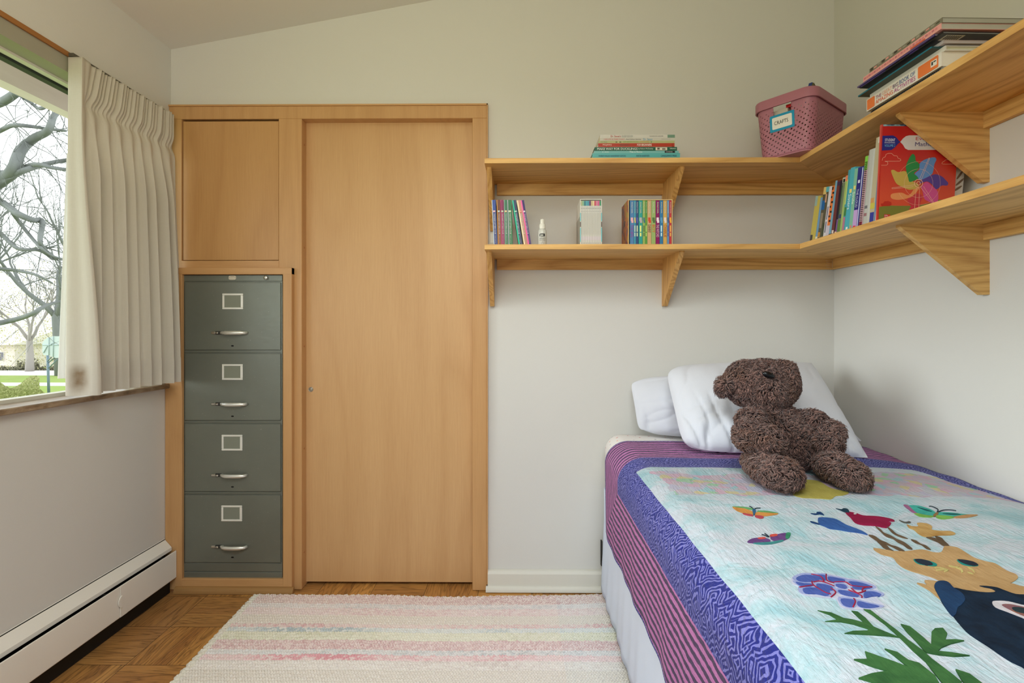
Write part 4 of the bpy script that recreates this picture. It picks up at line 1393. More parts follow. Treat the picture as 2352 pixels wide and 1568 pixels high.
# ------------------------------------------------------------------ pink basket
n = NT('pink_plastic_mesh')
tcn = n.n('ShaderNodeTexCoord')
spx = n.n('ShaderNodeSeparateXYZ')
uvn = n.n('ShaderNodeUVMap', {'uv_map': 'cloth'})
n.t.links.new(uvn.outputs[0], spx.inputs[0])
U, V = spx.outputs[0], spx.outputs[1]
pit = .0244
rwp = .0080
gx = n.math('DIVIDE', U, pit)
gy = n.math('DIVIDE', V, rwp)
rowi = n.math('FLOOR', gy)
off = n.math('MULTIPLY', n.math('ABSOLUTE', n.math('MODULO', rowi, 2.0)), .5)
dx = n.math('MULTIPLY', n.math('SUBTRACT', n.math('FRACT', n.math('ADD', gx, off)), .5), pit)
dy = n.math('MULTIPLY', n.math('SUBTRACT', n.math('FRACT', gy), .5), rwp)
dist = n.math('SQRT', n.math('ADD', n.math('MULTIPLY', dx, dx), n.math('MULTIPLY', dy, dy)))
vr = n.n('ShaderNodeUVMap', {'uv_map': 'hole'})
sph = n.n('ShaderNodeSeparateXYZ')
n.t.links.new(vr.outputs[0], sph.inputs[0])
rad = n.math('MULTIPLY', sph.outputs[0], .0033)
hole = n.math('LESS_THAN', dist, rad)
pk = srgb((168, 108, 122))
v = n.noise(n.coord('Object'), 260, 2)
n.base(n.mix(n.math('MULTIPLY', v, .2), pk, srgb((154, 94, 110))))
n.set(n.b.inputs['Alpha'], n.math('SUBTRACT', 1.0, hole))
M['pinkmesh'] = n.fin(.42, 0, .4)
M['pink'] = plain((168, 108, 122), .42)

# rounded rectangle outlines
c1, c2, c3 = Vector((1.062, 1.925, 0)), Vector((.912, 2.112, 0)), Vector((1.337, 2.088, 0))   # near, left, right corners of the rim
ca, cb = (c2 - c1), (c3 - c1)
la, lb_ = ca.length, cb.length
ca.normalize()
cb = (cb - ca * cb.dot(ca)).normalized()
ctr = c1 + ca * la / 2 + cb * lb_ / 2
hB = .226


def rrect(la_, lb__, rad_, seg=8):
    pts = []
    for (sa, sb, a0) in ((1, 1, 0), (-1, 1, 90), (-1, -1, 180), (1, -1, 270)):
        for k_ in range(seg + 1):
            a = math.radians(a0 + 90 * k_ / seg)
            pts.append((sa * (la_ / 2 - rad_) + rad_ * math.cos(a), sb * (lb__ / 2 - rad_) + rad_ * math.sin(a)))
    return pts


def bw(a, b_, z_):
    return ctr + ca * a + cb * b_ + Vector((0, 0, ZU + z_))


bk = empty('storage_basket', (ctr.x, ctr.y, ZU), 'dusty pink perforated storage basket labelled for crafts on the upper shelf', 'basket')
WH = hB - .034
N_ = 60
# resampled wall with uv in metres
def wall_mesh(inner, z0, z1, nz, name, mat):
    verts, uvs, hol, faces = [], [], [], []
    nseg = None
    for j in range(nz + 1):
        zf = j / nz
        z_ = z0 + (z1 - z0) * zf
        tp = .016 * (1 - z_ / hB)
        base = rrect(la - .012 - 2 * tp - 2 * inner, lb_ - .012 - 2 * tp - 2 * inner, .038, 8)
        # densify straight runs
        P_ = []
        for i in range(len(base)):
            p, q = base[i], base[(i + 1) % len(base)]
            L = math.hypot(q[0] - p[0], q[1] - p[1])
            kk = 24 if L > .05 else 1
            for t in range(kk):
                P_.append((p[0] + (q[0] - p[0]) * t / kk, p[1] + (q[1] - p[1]) * t / kk))
        P_.append(P_[0])
        nseg = len(P_)
        d_ = 0
        for i, p in enumerate(P_):
            if i:
                d_ += math.hypot(p[0] - P_[i - 1][0], p[1] - P_[i - 1][1])
            verts.append(bw(p[0], p[1], z_))
            uvs.append((d_, z_))
            # hole size: fades to the borders, biggest in the middle of each side
            rel = max(0, 1 - abs(z_ - .088) / .105)
            on_short = abs(p[1]) > lb_ / 2 - .03
            w1 = 1 - (abs(p[0]) / (la / 2)) * .55 if abs(p[1]) > lb_ / 2 - .03 else 1 - (abs(p[1]) / (lb_ / 2)) * .55
            s_ = .42 + .70 * rel ** .8 * w1
            if z_ < .012 or z_ > WH - .010:
                s_ = 0
            hol.append((s_, 0))
    for j in range(nz):
        for i in range(nseg - 1):
            # handle cut-outs on both short ends
            a = j * nseg + i
            pa = P_[i]
            zc_ = z0 + (z1 - z0) * (j + .5) / nz
            if abs(pa[1]) > lb_ / 2 - .03 and abs(pa[0]) < .036 and WH - .030 < zc_ < WH + .003:
                continue
            faces.append((a, a + 1, a + nseg + 1, a + nseg))
    mb = MB()
    mb.add(verts, faces, 0, True)
    return mb, uvs, hol


mb, uvs, hol = wall_mesh(0, 0.004, hB - .010, 26, '', None)
ob = mb.build('basket_wall', M['pinkmesh'], bk, uv=uvs)
ul = ob.data.uv_layers.new(name='hole')
li = np.zeros(len(ob.data.loops), dtype=np.int32)
ob.data.loops.foreach_get('vertex_index', li)
ul.data.foreach_set('uv', np.asarray(hol, dtype=np.float32)[li].ravel())
sm = ob.modifiers.new('thick', 'SOLIDIFY')
sm.thickness = .0018
sm.offset = -1
# floor of the basket
b = MB()
pr = rrect(la - .012 - .032, lb_ - .012 - .032, .038, 8)
b.prism([bw(p[0], p[1], 0) for p in pr], (0, 0, .004))
b.build('basket_bottom', M['pink'], bk)
# rim band
b = MB()
o_ = rrect(la, lb_, .046, 10)
i_ = rrect(la - .010, lb_ - .010, .041, 10)
k_ = len(o_)
lo_, hi_ = hB - .036, hB
prof = [(0, lo_), (0, lo_ + .003), (.0, hi_ - .003), (.0015, hi_), (.004, hi_), (.0045, lo_)]
vs2, fs2 = [], []
for (ins, z_) in prof:
    rr = rrect(la - 2 * ins, lb_ - 2 * ins, .046 - ins * .8, 10)
    for p in rr:
        dip = 0
        vs2.append(bw(p[0], p[1], z_ + (0.0035 if (abs(p[1]) > lb_ / 2 - .03 and abs(p[0]) < .02 and z_ > hi_ - .01) else 0)))
for j in range(len(prof)):
    for i in range(k_):
        j2 = (j + 1) % len(prof)
        fs2.append((j * k_ + i, j * k_ + (i + 1) % k_, j2 * k_ + (i + 1) % k_, j2 * k_ + i))
b.add(vs2, fs2, 0, False)
o = b.build('basket_rim', M['pink'], bk)
auto_smooth(o, 50)
# handle lip
# label: front side is the short side facing the camera's left (normal = -cb)
yl = -(lb_ / 2 - .006)


def lab_pt(u_, z_, d_=0.0):
    tp = .016 * (1 - z_ / hB)
    return bw(u_, yl + tp - d_, z_)


b = MB()


def rr_poly(uc, zc_, w2, h2, rad_, d_):
    pts = []
    for (sa, sb, a0) in ((1, 1, 0), (-1, 1, 90), (-1, -1, 180), (1, -1, 270)):
        for q in range(5):
            a = math.radians(a0 + 90 * q / 4)
            pts.append(lab_pt(uc + sa * (w2 - rad_) + rad_ * math.cos(a), zc_ + sb * (h2 - rad_) + rad_ * math.sin(a), d_))
    return pts


uc, zc_ = .004, .128
nl = -cb
b.prism(rr_poly(uc, zc_, .046, .031, .004, .0012), nl * .0004, 0)
b.prism(rr_poly(uc, zc_, .037, .022, .004, .0017), nl * .0003, 1)
lo = b.build('paper_label', [plain((12, 140, 178), .5), plain((226, 222, 212), .6)], bk)
b = MB()
put_text(b, 'CRAFTS', lab_pt(uc + .0285, zc_ - .0065, .0030), -ca, Vector((0, 0, 1)) - cb * .0708, .052, .0135, 0, .0)
b.build('label_lettering', plain((60, 60, 60), .6), bk)
# contents
cb1 = MB()
q1 = rrect(.10, .055, .004, 2)
r1 = empty('craft_box', bw(.03, -.11, .01), 'white craft box with a red corner seen through the basket handle', 'box')
m_ = MB()
m_.prism([bw(.030 + p[0] * .75, -.100 + p[1], .008) for p in q1], (0, 0, .175))
m_.build('box_body', plain((206, 196, 180), .5), r1)
MB().prism([bw(-.010 + p[0] * .22, -.100 + p[1] * .9, .1835) for p in q1], (0, 0, .012)).build('box_corner', plain((196, 26, 30), .5), r1)
r1 = empty('craft_tin', bw(-.05, -.05, .01), 'brown striped craft carton standing inside the basket', 'box')
MB().prism([bw(-.058 + p[0] * .5, -.075 + p[1] * 1.2, .008) for p in q1], (0, 0, .165)).build('carton_body', wood('carton_print', (160, 120, 70), (70, 46, 24), 'x', 3, .6, .6), r1)
r1 = empty('craft_book', bw(0, .03, .01), 'dark blue and olive book corner sticking up out of the pink basket', 'book')
tm = Matrix.Translation(bw(-.005, .085, .245)) @ Matrix.Rotation(math.atan2(cb.y, cb.x), 4, 'Z') @ Matrix.Rotation(math.radians(24), 4, 'Y')
MB().box(-.050, .050, -.010, .004, -.095, .075).xf(tm).build('cover', plain((44, 66, 130), .4), r1)
MB().box(-.050, .050, -.016, -.0105, -.095, .070).xf(tm).build('olive_cover', plain((92, 88, 52), .5), r1)
random.seed(8)
for q, (nm, colr) in enumerate((('navy', (40, 44, 110)), ('dark red', (130, 24, 34)), ('cream', (200, 190, 170)), ('charcoal', (40, 40, 44)))):
    aa, bb = -.07 + .045 * q, .06 - .045 * (q % 2)
    rr_ = empty('craft_packet', bw(aa, bb, .008), '%s craft packet seen through the holes of the pink basket' % nm, 'packet')
    MB().prism([bw(aa + p[0] * .35, bb + p[1] * 1.1, .006) for p in q1], (0, 0, .11 + .012 * q)).build('packet_body', plain(colr, .5), rr_)

# ------------------------------------------------------------------ bed
bed = empty('twin_bed', (.86, 1.3, 0), 'twin bed with white skirt and floral fitted sheet standing in the corner', 'bed')
RC, XC_, ZC_ = .080, .43, .620


def sag(X):
    return -.030 * max(0, min(1, (X - 1.12) / .26)) ** 1.5 - .004 * math.sin((X - .43) * 5)


n = NT('floral_fitted_sheet')
vor = n.n('ShaderNodeTexVoronoi', None, Vector=n.coord('Object', (1, 1, 1)), Scale=44.0, Randomness=1.0)
spk = n.math('LESS_THAN', n.math('ADD', vor.outputs[0], n.math('MULTIPLY', n.noise(n.coord('Object'), 120, 2), .20)), .28)
rc = n.n('ShaderNodeSeparateColor')
n.t.links.new(vor.outputs[1], rc.inputs[0])
colr = n.ramp(rc.outputs[0], [(0, srgb((200, 120, 130))), (.4, srgb((170, 168, 174))), (.7, srgb((226, 170, 150))), (1, srgb((180, 184, 190)))], 'CONSTANT')
n.base(n.mix(n.math('MULTIPLY', spk, .85), srgb((224, 220, 216)), colr))
n.bump(n.noise(n.coord('Object'), 320, 2), .1, .001)
M['sheet'] = n.fin(.85, 0, .1)


def matt(u_, v_):
    # u around the section, v along Y
    Yv = .34 + (2.335 - .34) * v_
    e = min(v_, 1 - v_) * (2.335 - .34)
    ins = .05 * (1 - min(1, e / .05)) ** 2 * 1.0
    seq = u_ * 4
    L = [(.365, .460), (.3625, .50), (.3625, .60)]
    arc = [(XC_ - .0675 * math.cos(a), ZC_ + .0675 * math.sin(a)) for a in [math.pi / 2 * k_ / 8 for k_ in range(9)]]
    top = [(XC_ + (1.31 - XC_) * k_ / 10, ZC_ + .0675) for k_ in range(1, 11)]
    arc2 = [(1.31 + .068 * math.sin(a), ZC_ + .0675 * math.cos(a)) for a in [math.pi / 2 * k_ / 6 for k_ in range(1, 7)]]
    end = [(1.378, .55), (1.376, .462)]
    P_ = L + arc + top + arc2 + end
    x = u_ * (len(P_) - 1)
    i = min(int(x), len(P_) - 2)
    t = x - i
    X, Z = P_[i][0] * (1 - t) + P_[i + 1][0] * t, P_[i][1] * (1 - t) + P_[i + 1][1] * t
    X = X + (ins if X < .8 else -ins) * min(1, abs(X - .87) / .4)
    if Z > .6:
        head = max(0, min(1, (Yv - 2.12) / .1))
        Z += sag(X) + .016 * head - ins
    return (X, Yv, Z)


b = MB()
b.grid(matt, 58, 80)
nv_, nu_ = 81, 59
b.add([matt(i / 58, 0) for i in range(59)], [tuple(range(59))])
b.add([matt(i / 58, 1) for i in range(59)], [tuple(range(59))])
b.build('fitted_mattress', M['sheet'], bed)
MB().box(.372, 1.374, .36, 2.32, .22, .462, bev=.02).build('box_spring', plain((206, 206, 210), .8), bed)
n = NT('white_cotton')
wv = n.noise(n.coord('Object'), 420, 2)
wr = n.noise(n.coord('Object'), 9, 3, .5, .3)
n.base(n.mix(n.math('MULTIPLY', wr, .12), srgb((206, 209, 217)), srgb((192, 196, 206))))
n.bump(n.math('ADD', n.math('MULTIPLY', wv, .3), wr), .25, .006)
M['cotton'] = n.fin(.82, 0, .12, Sheen_Weight=.15)
n = NT('white_skirt_cotton')
wr = n.noise(n.coord('Object', (1, 1, .2)), 14, 3, .5, .3)
n.base(n.mix(n.math('MULTIPLY', wr, .15), srgb((222, 233, 252)), srgb((204, 214, 238))))
n.bump(n.math('ADD', n.noise(n.coord('Object'), 420, 2), wr), .2, .004)
M['skirtm'] = n.fin(.82, 0, .12)


def skirt(u_, v_):
    Yv = .30 + (2.325 - .30) * u_
    z_ = .462 - (.462 - .022) * v_
    fold = .0035 * math.sin(Yv * 23) + .003 * math.sin(Yv * 57 + 1)
    X = .364 - .016 * max(0, v_ - .3) / .7 + fold * max(0, v_ - .25) + .004 * v_ * math.sin(Yv * 4)
    return (X, Yv, z_)


b = MB()
b.grid(skirt, 220, 16)
b.grid(lambda u_, v_: (.366 + u_ * 1.0, 2.327 - .004 * v_, .462 - .44 * v_), 20, 4)
o = b.build('bed_skirt', M['skirtm'], bed)
so = o.modifiers.new('t', 'SOLIDIFY')
so.thickness = .0015
for (lx, ly) in ((.42, .5), (1.33, .5), (.42, 2.25), (1.33, 2.25)):
    MB().box(lx - .02, lx + .02, ly - .02, ly + .02, .001, .222).build('leg', M['dark'], bed)
p = onY(1381, 1265, 2.34)
MB().box(.352, .358, 2.330, 2.350, onY(0, 1292, 2.34).z, onY(0, 1236, 2.34).z).build('headboard_bracket', M['dark'], bed)

# ------------------------------------------------------------------ quilt
ZHEM, XE_ = .338, .345
S1 = ZC_ - ZHEM
S2 = S1 + RC * math.pi / 2
S3 = S2 + (1.379 - XC_)
T1 = 1.86
YQ = 2.135


def qz(X, Y):
    return ZC_ + RC + sag(X) + .0022 * math.sin(Y * 17 + X * 5) * math.sin(X * 13) + .0015 * math.sin(Y * 41 + 1.3)


def quilt(s, t):
    Y = YQ - t
    if s < S1:
        zz_ = ZHEM + s
        f_ = 1 - s / S1
        X = XE_ + .003 * math.sin(Y * 15) * f_ + .002 * math.sin(Y * 38 + 2) * f_
        zz_ += .004 * math.sin(Y * 9 + .5) * f_
        return Vector((X, Y, zz_))
    if s < S2:
        a = (s - S1) / RC
        w_q = (s - S1) / (S2 - S1)
        X = XC_ - (RC + .005 * math.cos(a)) * math.cos(a)
        return Vector((X, Y, ZC_ + RC * math.sin(a) + (qz(XC_, Y) - ZC_ - RC) * w_q))
    X = XC_ + (s - S2)
    return Vector((X, Y, qz(X, Y)))


n = NT('quilted_patchwork')
at = n.n('ShaderNodeAttribute', {'attribute_name': 'band'})
band = at.outputs[2]
uvn = n.n('ShaderNodeUVMap', {'uv_map': 'cloth'})
uv = uvn.outputs[0]
# pink stripes parallel to the hem
wob = n.math('MULTIPLY', n.math('SUBTRACT', n.noise(uv, 38, 3), .5), .010)
st = n.math('SINE', n.math('MULTIPLY', n.math('ADD', band, wob), 2 * math.pi / .0236))
stf = n.ramp(n.math('ADD', n.math('MULTIPLY', st, .5), .5), [(.42, (0, 0, 0)), (.52, (1, 1, 1))])
pink = n.mix(stf, srgb((72, 54, 88)), srgb((186, 114, 172)))
# blue maze: nested lozenges
dis = n.n('ShaderNodeTexNoise', None, Vector=uv, Scale=26.0, Detail=2.0)
vd = n.n('ShaderNodeVectorMath', {'operation': 'MULTIPLY_ADD'})
n.t.links.new(dis.outputs[1], vd.inputs[0])
vd.inputs[1].default_value = (.030, .030, 0)
n.t.links.new(uv, vd.inputs[2])
vo = n.n('ShaderNodeTexVoronoi', {'distance': 'MANHATTAN'}, Vector=vd.outputs[0], Scale=21.0, Randomness=.9)
mz = n.math('SINE', n.math('MULTIPLY', vo.outputs[0], 27.0))
mzf = n.ramp(n.math('ADD', n.math('MULTIPLY', mz, .5), .5), [(.58, (0, 0, 0)), (.72, (1, 1, 1))])
lav = n.mix(n.noise(uv, 8, 2), srgb((92, 98, 172)), srgb((134, 130, 194)))
blue = n.mix(mzf, n.mix(n.noise(uv, 6, 2), srgb((34, 30, 112)), srgb((30, 44, 122))), lav)
# pale watery centre
mot = n.noise(uv, 7.5, 5, .62, .5)
mo2 = n.noise(uv, 22, 4, .6, .8)
cen = n.ramp(mot, [(.34, srgb((144, 180, 190))), (.46, srgb((168, 190, 198))), (.56, srgb((186, 192, 202))), (.70, srgb((176, 188, 198)))])
cen = n.mix(n.ramp(mo2, [(.52, (0, 0, 0)), (.72, (.55, .55, .55))]), cen, srgb((122, 172, 180)))
# flower band near the head: pastel patches
sq = n.n('ShaderNodeSeparateXYZ')
n.t.links.new(uv, sq.inputs[0])
S_, T_ = sq.outputs[0], sq.outputs[1]
nb = n.math('MULTIPLY', n.math('SUBTRACT', n.noise(uv, 12, 3), .5), .12)
tt = n.math('ADD', T_, nb)
ia = n.math('MULTIPLY', n.math('GREATER_THAN', tt, .475), n.math('LESS_THAN', tt, .685))
ss = n.math('ADD', S_, n.math('MULTIPLY', nb, .8))
ia = n.math('MULTIPLY', ia, n.math('GREATER_THAN', ss, .40))
ia = n.math('MULTIPLY', ia, n.math('LESS_THAN', ss, 1.335))
vp = n.n('ShaderNodeTexVoronoi', None, Vector=vd.outputs[0], Scale=36.0, Randomness=1.0)
sc3 = n.n('ShaderNodeSeparateColor')
n.t.links.new(vp.outputs[1], sc3.inputs[0])
pas = n.ramp(sc3.outputs[0], [(0, srgb((182, 160, 172))), (.22, srgb((170, 164, 186))), (.42, srgb((190, 150, 170))), (.56, srgb((172, 170, 180))), (.72, srgb((190, 174, 124))), (.80, srgb((136, 180, 140))), (.86, srgb((140, 178, 186))), (.93, srgb((178, 154, 176)))], 'CONSTANT')
cen = n.mix(n.math('MULTIPLY', ia, .82), cen, pas)
c01 = n.mix(n.math('GREATER_THAN', band, .2425), pink, blue)
c02 = n.mix(n.math('GREATER_THAN', band, .3550), c01, cen)
hem_ = n.math('LESS_THAN', band, .0085)
c03 = n.mix(hem_, c02, blue)
n.base(c03)
# stitching relief: meandering lines plus slanting crinkles
ctr_ = n.math('ABSOLUTE', n.math('SUBTRACT', n.math('FRACT', n.math('MULTIPLY', n.noise(uv, 7.5, 2, .5, 1.2), 7.0)), .5))
stitch = n.ramp(ctr_, [(.0, (0, 0, 0)), (.10, (.6, .6, .6)), (.40, (1, 1, 1))])
mpu = n.n('ShaderNodeMapping')
n.t.links.new(uv, mpu.inputs[0])
mpu.inputs['Rotation'].default_value = (0, 0, math.radians(28))
mpu.inputs['Scale'].default_value = (9, 1.7, 1)
cr = n.noise(mpu.outputs[0], 16, 4, .6, .4)
fine = n.noise(uv, 400, 2)
hgt = n.math('ADD', n.math('ADD', n.math('MULTIPLY', stitch, .22), n.math('MULTIPLY', cr, 1.3)), n.math('MULTIPLY', fine, .15))
n.bump(hgt, .75, .007)
M['quilt'] = n.fin(.86, 0, .12, Sheen_Weight=.1)


def dright(X, Y):
    xs = 1.365 - .10 * max(0, min(1, (Y - 1.40) / .34))
    return xs - X


nu, nv = 250, 300
pts, uvq, bnd, fq = [], [], [], []
for j in range(nv + 1):
    t = T1 * j / nv
    for i in range(nu + 1):
        s = S3 * i / nu
        p = quilt(s, t)
        pts.append(p)
        uvq.append((s, t))
        e = min(s, t * .88)
        if s > S2 + .5 and t * .88 > .2425 and dright(p.x, p.y) < 0:
            e = min(max(e, .25), .352)
        bnd.append(e)
for j in range(nv):
    for i in range(nu):
        a = j * (nu + 1) + i
        fq.append((a, a + 1, a + nu + 2, a + nu + 1))
mq = MB()
mq.add(pts, fq, 0, True)
qo = mq.build('patchwork_quilt', M['quilt'], None, loc=(.86, 1.2, .70), uv=uvq,
              label='patchwork quilt with watery blue centre, indigo and pink striped borders on the bed', cat='quilt')
atr = qo.data.attributes.new('band', 'FLOAT', 'POINT')
atr.data.foreach_set('value', np.asarray(bnd, dtype=np.float32))
if qo.data.polygons[len(qo.data.polygons) // 2 + 200].normal.z < 0:
    qo.data.flip_normals()
so = qo.modifiers.new('thick', 'SOLIDIFY')
so.thickness = .007
so.offset = 1
# piping along the hem
b = MB()
hp = [quilt(0, T1 * k_ / 200) + Vector((-.001, 0, -.001)) for k_ in range(201)]
b.tube(hp, .0045, 8)
b.build('hem_binding', plain((48, 46, 128), .8), qo)

# applique pieces: outlines projected to the top of the quilt, each a thin layer of cloth
cloth_cache = {}


def cloth(col, var=None, streak=.5):
    k_ = (str(col), str(var))
    if k_ not in cloth_cache:
        n = NT('applique_cloth_%d' % len(cloth_cache))
        c_ = tuple(x * .74 for x in srgb(col)[:3]) + (1,)
        v_ = tuple(x * .74 for x in srgb(var)[:3]) + (1,) if var else (c_[0] * .7, c_[1] * .7, c_[2] * .7, 1)
        a = n.noise(n.coord('Object', (1, 1, 1), rot=(0, 0, .5)), 26, 4, .6, .5)
        mp_ = n.coord('Object', (6, 1.5, 1), rot=(0, 0, -.5))
        sN = n.noise(mp_, 24, 4, .6)
        n.base(n.mix(n.ramp(a, [(.38, (0, 0, 0)), (.66, (.8, .8, .8))]), c_, v_))
        n.bump(n.math('ADD', sN, n.math('MULTIPLY', n.noise(n.coord('Object'), 380, 2), .2)), .5, .004)
        cloth_cache[k_] = n.fin(.85, 0, .12)
    return cloth_cache[k_]


OFF = .0074


def to_quilt(px, py):
    zq = ZC_ + RC + .007
    for _ in range(4):
        p = onZ(px, py, zq)
        zq = qz(min(p.x, 1.379), p.y) + .007
    return p


def pieces(name, polys, mats, lift=.0008, label=None, smooth=True, k=4):
    """polys: list of (material index, pixel outline, extra lift)"""
    b = MB()
    for (mi, pl_, ex_) in polys:
        out = cat(pl_, k) if smooth else pl_
        P_ = [to_quilt(x, y) for x, y in out]
        xs_, ys_ = [p.x for p in P_], [p.y for p in P_]
        V2 = [Vector((p.x, p.y)) for p in P_]
        nb_ = len(V2)
        E = [(i, (i + 1) % nb_) for i in range(nb_)]
        step = max(.012, min(.03, (max(xs_) - min(xs_)) / 12))
        gx_ = min(xs_) + step / 2
        ex2 = []
        while gx_ < max(xs_):
            gy_ = min(ys_) + step / 2
            while gy_ < max(ys_):
                ex2.append(Vector((gx_, gy_)))
                gy_ += step
            gx_ += step
        try:
            res = delaunay_2d_cdt(V2 + ex2, E, [list(range(nb_))], 2, 1e-6)
        except Exception:
            continue
        vv, ff = res[0], res[2]
        used = sorted({i for f_ in ff for i in f_})
        mp_ = {u_: i for i, u_ in enumerate(used)}
        top = [(vv[i].x, vv[i].y, qz(vv[i].x, vv[i].y) + OFF + lift + ex_) for i in used]
        b.add(top, [tuple(mp_[i] for i in f_) for f_ in ff], mi, False)
        # little side wall
        zlow = [(p.x, p.y, qz(p.x, p.y) + OFF - .0015) for p in P_]
        zup = [(p.x, p.y, qz(p.x, p.y) + OFF + lift + ex_) for p in P_]
        b.add(zlow + zup, [(i, (i + 1) % nb_, nb_ + (i + 1) % nb_, nb_ + i) for i in range(nb_)], mi, False)
    return b.build(name, mats, qo, label=label)


A1 = lambda L: [(1380 + x / 2.667, 980 + y / 2.667) for x, y in L]
A2 = lambda L: [(1800 + x / 2.761, 1000 + y / 2.761) for x, y in L]
A3 = lambda L: [(1640 + x / 3.794, 1130 + y / 3.794) for x, y in L]
A4 = lambda L: [(1980 + x / 4.640, 1230 + y / 4.640) for x, y in L]
A7 = lambda L: [(1380 + x / 3.36, 780 + y / 3.36) for x, y in L]

tan = cloth((200, 164, 116), (182, 144, 96))
pieces('yellow_applique', [(0, A2([(60, 375), (60, 330), (120, 285), (220, 290), (300, 335), (410, 360), (380, 380), (330, 385), (300, 405), (240, 402), (160, 398), (110, 395)]), 0)], [cloth((196, 184, 98), (180, 168, 84))])
# cat-like face with raised paw
pieces('tan_face_applique', [
    (0, A4([(120, 135), (330, 165), (470, 168), (640, 150), (760, 180), (845, 178), (880, 115), (960, 118), (1030, 135), (1110, 185), (1200, 240), (1330, 280), (1420, 300), (1540, 375), (1640, 415), (1660, 455), (1600, 500), (1500, 545), (1420, 600), (1330, 612), (1150, 585), (1000, 565), (860, 510), (780, 460), (640, 415), (520, 380), (430, 340), (370, 290), (325, 235), (200, 200)]), 0),
    (0, A4([(585, 512), (640, 515), (690, 530), (665, 490), (690, 478), (800, 490), (860, 520), (900, 600), (870, 700), (800, 660), (720, 590)]), .0002),
    (0, A4([(1440, 560), (1520, 520), (1600, 515), (1680, 540), (1760, 560), (1760, 640), (1620, 640), (1500, 600)]), .0003)], [tan], k=3, label='tan cat face applique')
_eyes = [[(1, A4([(548, 262), (600, 258), (690, 270), (780, 300), (800, 322), (770, 334), (680, 325), (590, 305)]), .0008), (0, A4([(565, 262), (640, 262), (720, 285), (755, 318), (700, 328), (620, 310), (575, 285)]), .0014)],
                        [(1, A4([(1010, 268), (1060, 262), (1180, 285), (1240, 318), (1215, 334), (1130, 330), (1060, 312)]), .0008), (0, A4([(1018, 266), (1090, 268), (1190, 290), (1238, 322), (1180, 332), (1080, 305)]), .0014)]]
for e_ in _eyes:
    pieces('eye_applique', e_, [cloth((44, 52, 66)), cloth((40, 150, 140))], k=3)
pieces('whisker_stitching', [(0, A4(L), .0012) for L in (
    [(780, 345), (860, 350), (920, 372), (915, 378), (855, 358), (780, 352)], [(790, 372), (860, 368), (905, 372), (860, 378), (800, 380)], [(1000, 345), (1060, 360), (1078, 395), (1058, 402), (1045, 370), (1000, 352)],
    [(1130, 340), (1180, 365), (1202, 400), (1190, 396), (1165, 370), (1125, 348)], [(930, 325), (1000, 340), (1040, 330), (1000, 350), (930, 335)], [(870, 390), (900, 372), (920, 380), (890, 396)], [(1120, 395), (1160, 402), (1190, 418), (1150, 412)])],
       [cloth((214, 200, 130))], k=3)
navy = cloth((24, 44, 66), (12, 22, 36))
pieces('navy_body_applique', [(0, A4([(770, 560), (790, 510), (850, 490), (920, 505), (960, 560), (1010, 565), (1120, 590), (1320, 612), (1420, 605), (1380, 575), (1300, 558), (1250, 542), (1340, 545), (1440, 560), (1520, 590), (1640, 630), (1760, 640), (1900, 700), (1900, 1460),
                                       (1700, 1400), (1540, 1320), (1350, 1190), (1150, 1060), (1050, 960), (960, 850), (880, 760), (820, 660)]), .0006)], [navy], k=3)
pieces('navy_arm_applique', [(0, A4([(772, 560), (792, 508), (850, 492), (920, 508), (980, 570), (1060, 620), (1100, 690), (1060, 750), (1020, 780), (1000, 850), (960, 860), (880, 760), (820, 660)]), .0016)], [cloth((34, 66, 104), (26, 50, 84))], k=3)
pieces('white_eye_applique', [(0, A4([(1388, 720), (1440, 708), (1560, 715), (1700, 750), (1900, 800), (1900, 960), (1700, 885), (1560, 830), (1420, 775)]), .0014), (1, A4([(1490, 755), (1560, 748), (1660, 765), (1900, 830), (1900, 930), (1700, 865), (1560, 800)]), .0022), (2, A4([(1600, 790), (1700, 790), (1900, 850), (1900, 910), (1760, 860), (1640, 830)]), .003)],
       [cloth((226, 220, 226)), cloth((150, 104, 88), (120, 80, 110)), cloth((44, 60, 66))], k=3)
# stems
pieces('brown_stem_applique', [(0, A3(L), .0002) for L in (
    [(1345, 375), (1400, 385), (1450, 420), (1500, 440), (1540, 462), (1600, 480), (1665, 518), (1620, 515), (1560, 485), (1510, 462), (1440, 440), (1390, 410)],
    [(1420, 430), (1470, 450), (1510, 470), (1530, 492), (1570, 518), (1530, 510), (1480, 490), (1455, 465)],
    [(1405, 300), (1450, 325), (1480, 355), (1540, 380), (1590, 410), (1650, 435), (1700, 470), (1730, 500), (1690, 495), (1650, 465), (1600, 440), (1560, 410), (1500, 390), (1455, 350)],
    [(1505, 300), (1550, 330), (1590, 365), (1640, 385), (1690, 408), (1640, 400), (1580, 375), (1540, 345)], [(1715, 415), (1760, 425), (1800, 452), (1850, 470), (1890, 505), (1850, 495), (1810, 465), (1755, 445)],
    [(1850, 395), (1920, 400), (1960, 425), (2010, 455), (2055, 472), (2000, 470), (1950, 440), (1890, 415)], [(1925, 385), (1980, 400), (2010, 430), (2050, 470), (2000, 465), (1960, 425)])], [cloth((112, 92, 72), (92, 74, 56))], k=3)
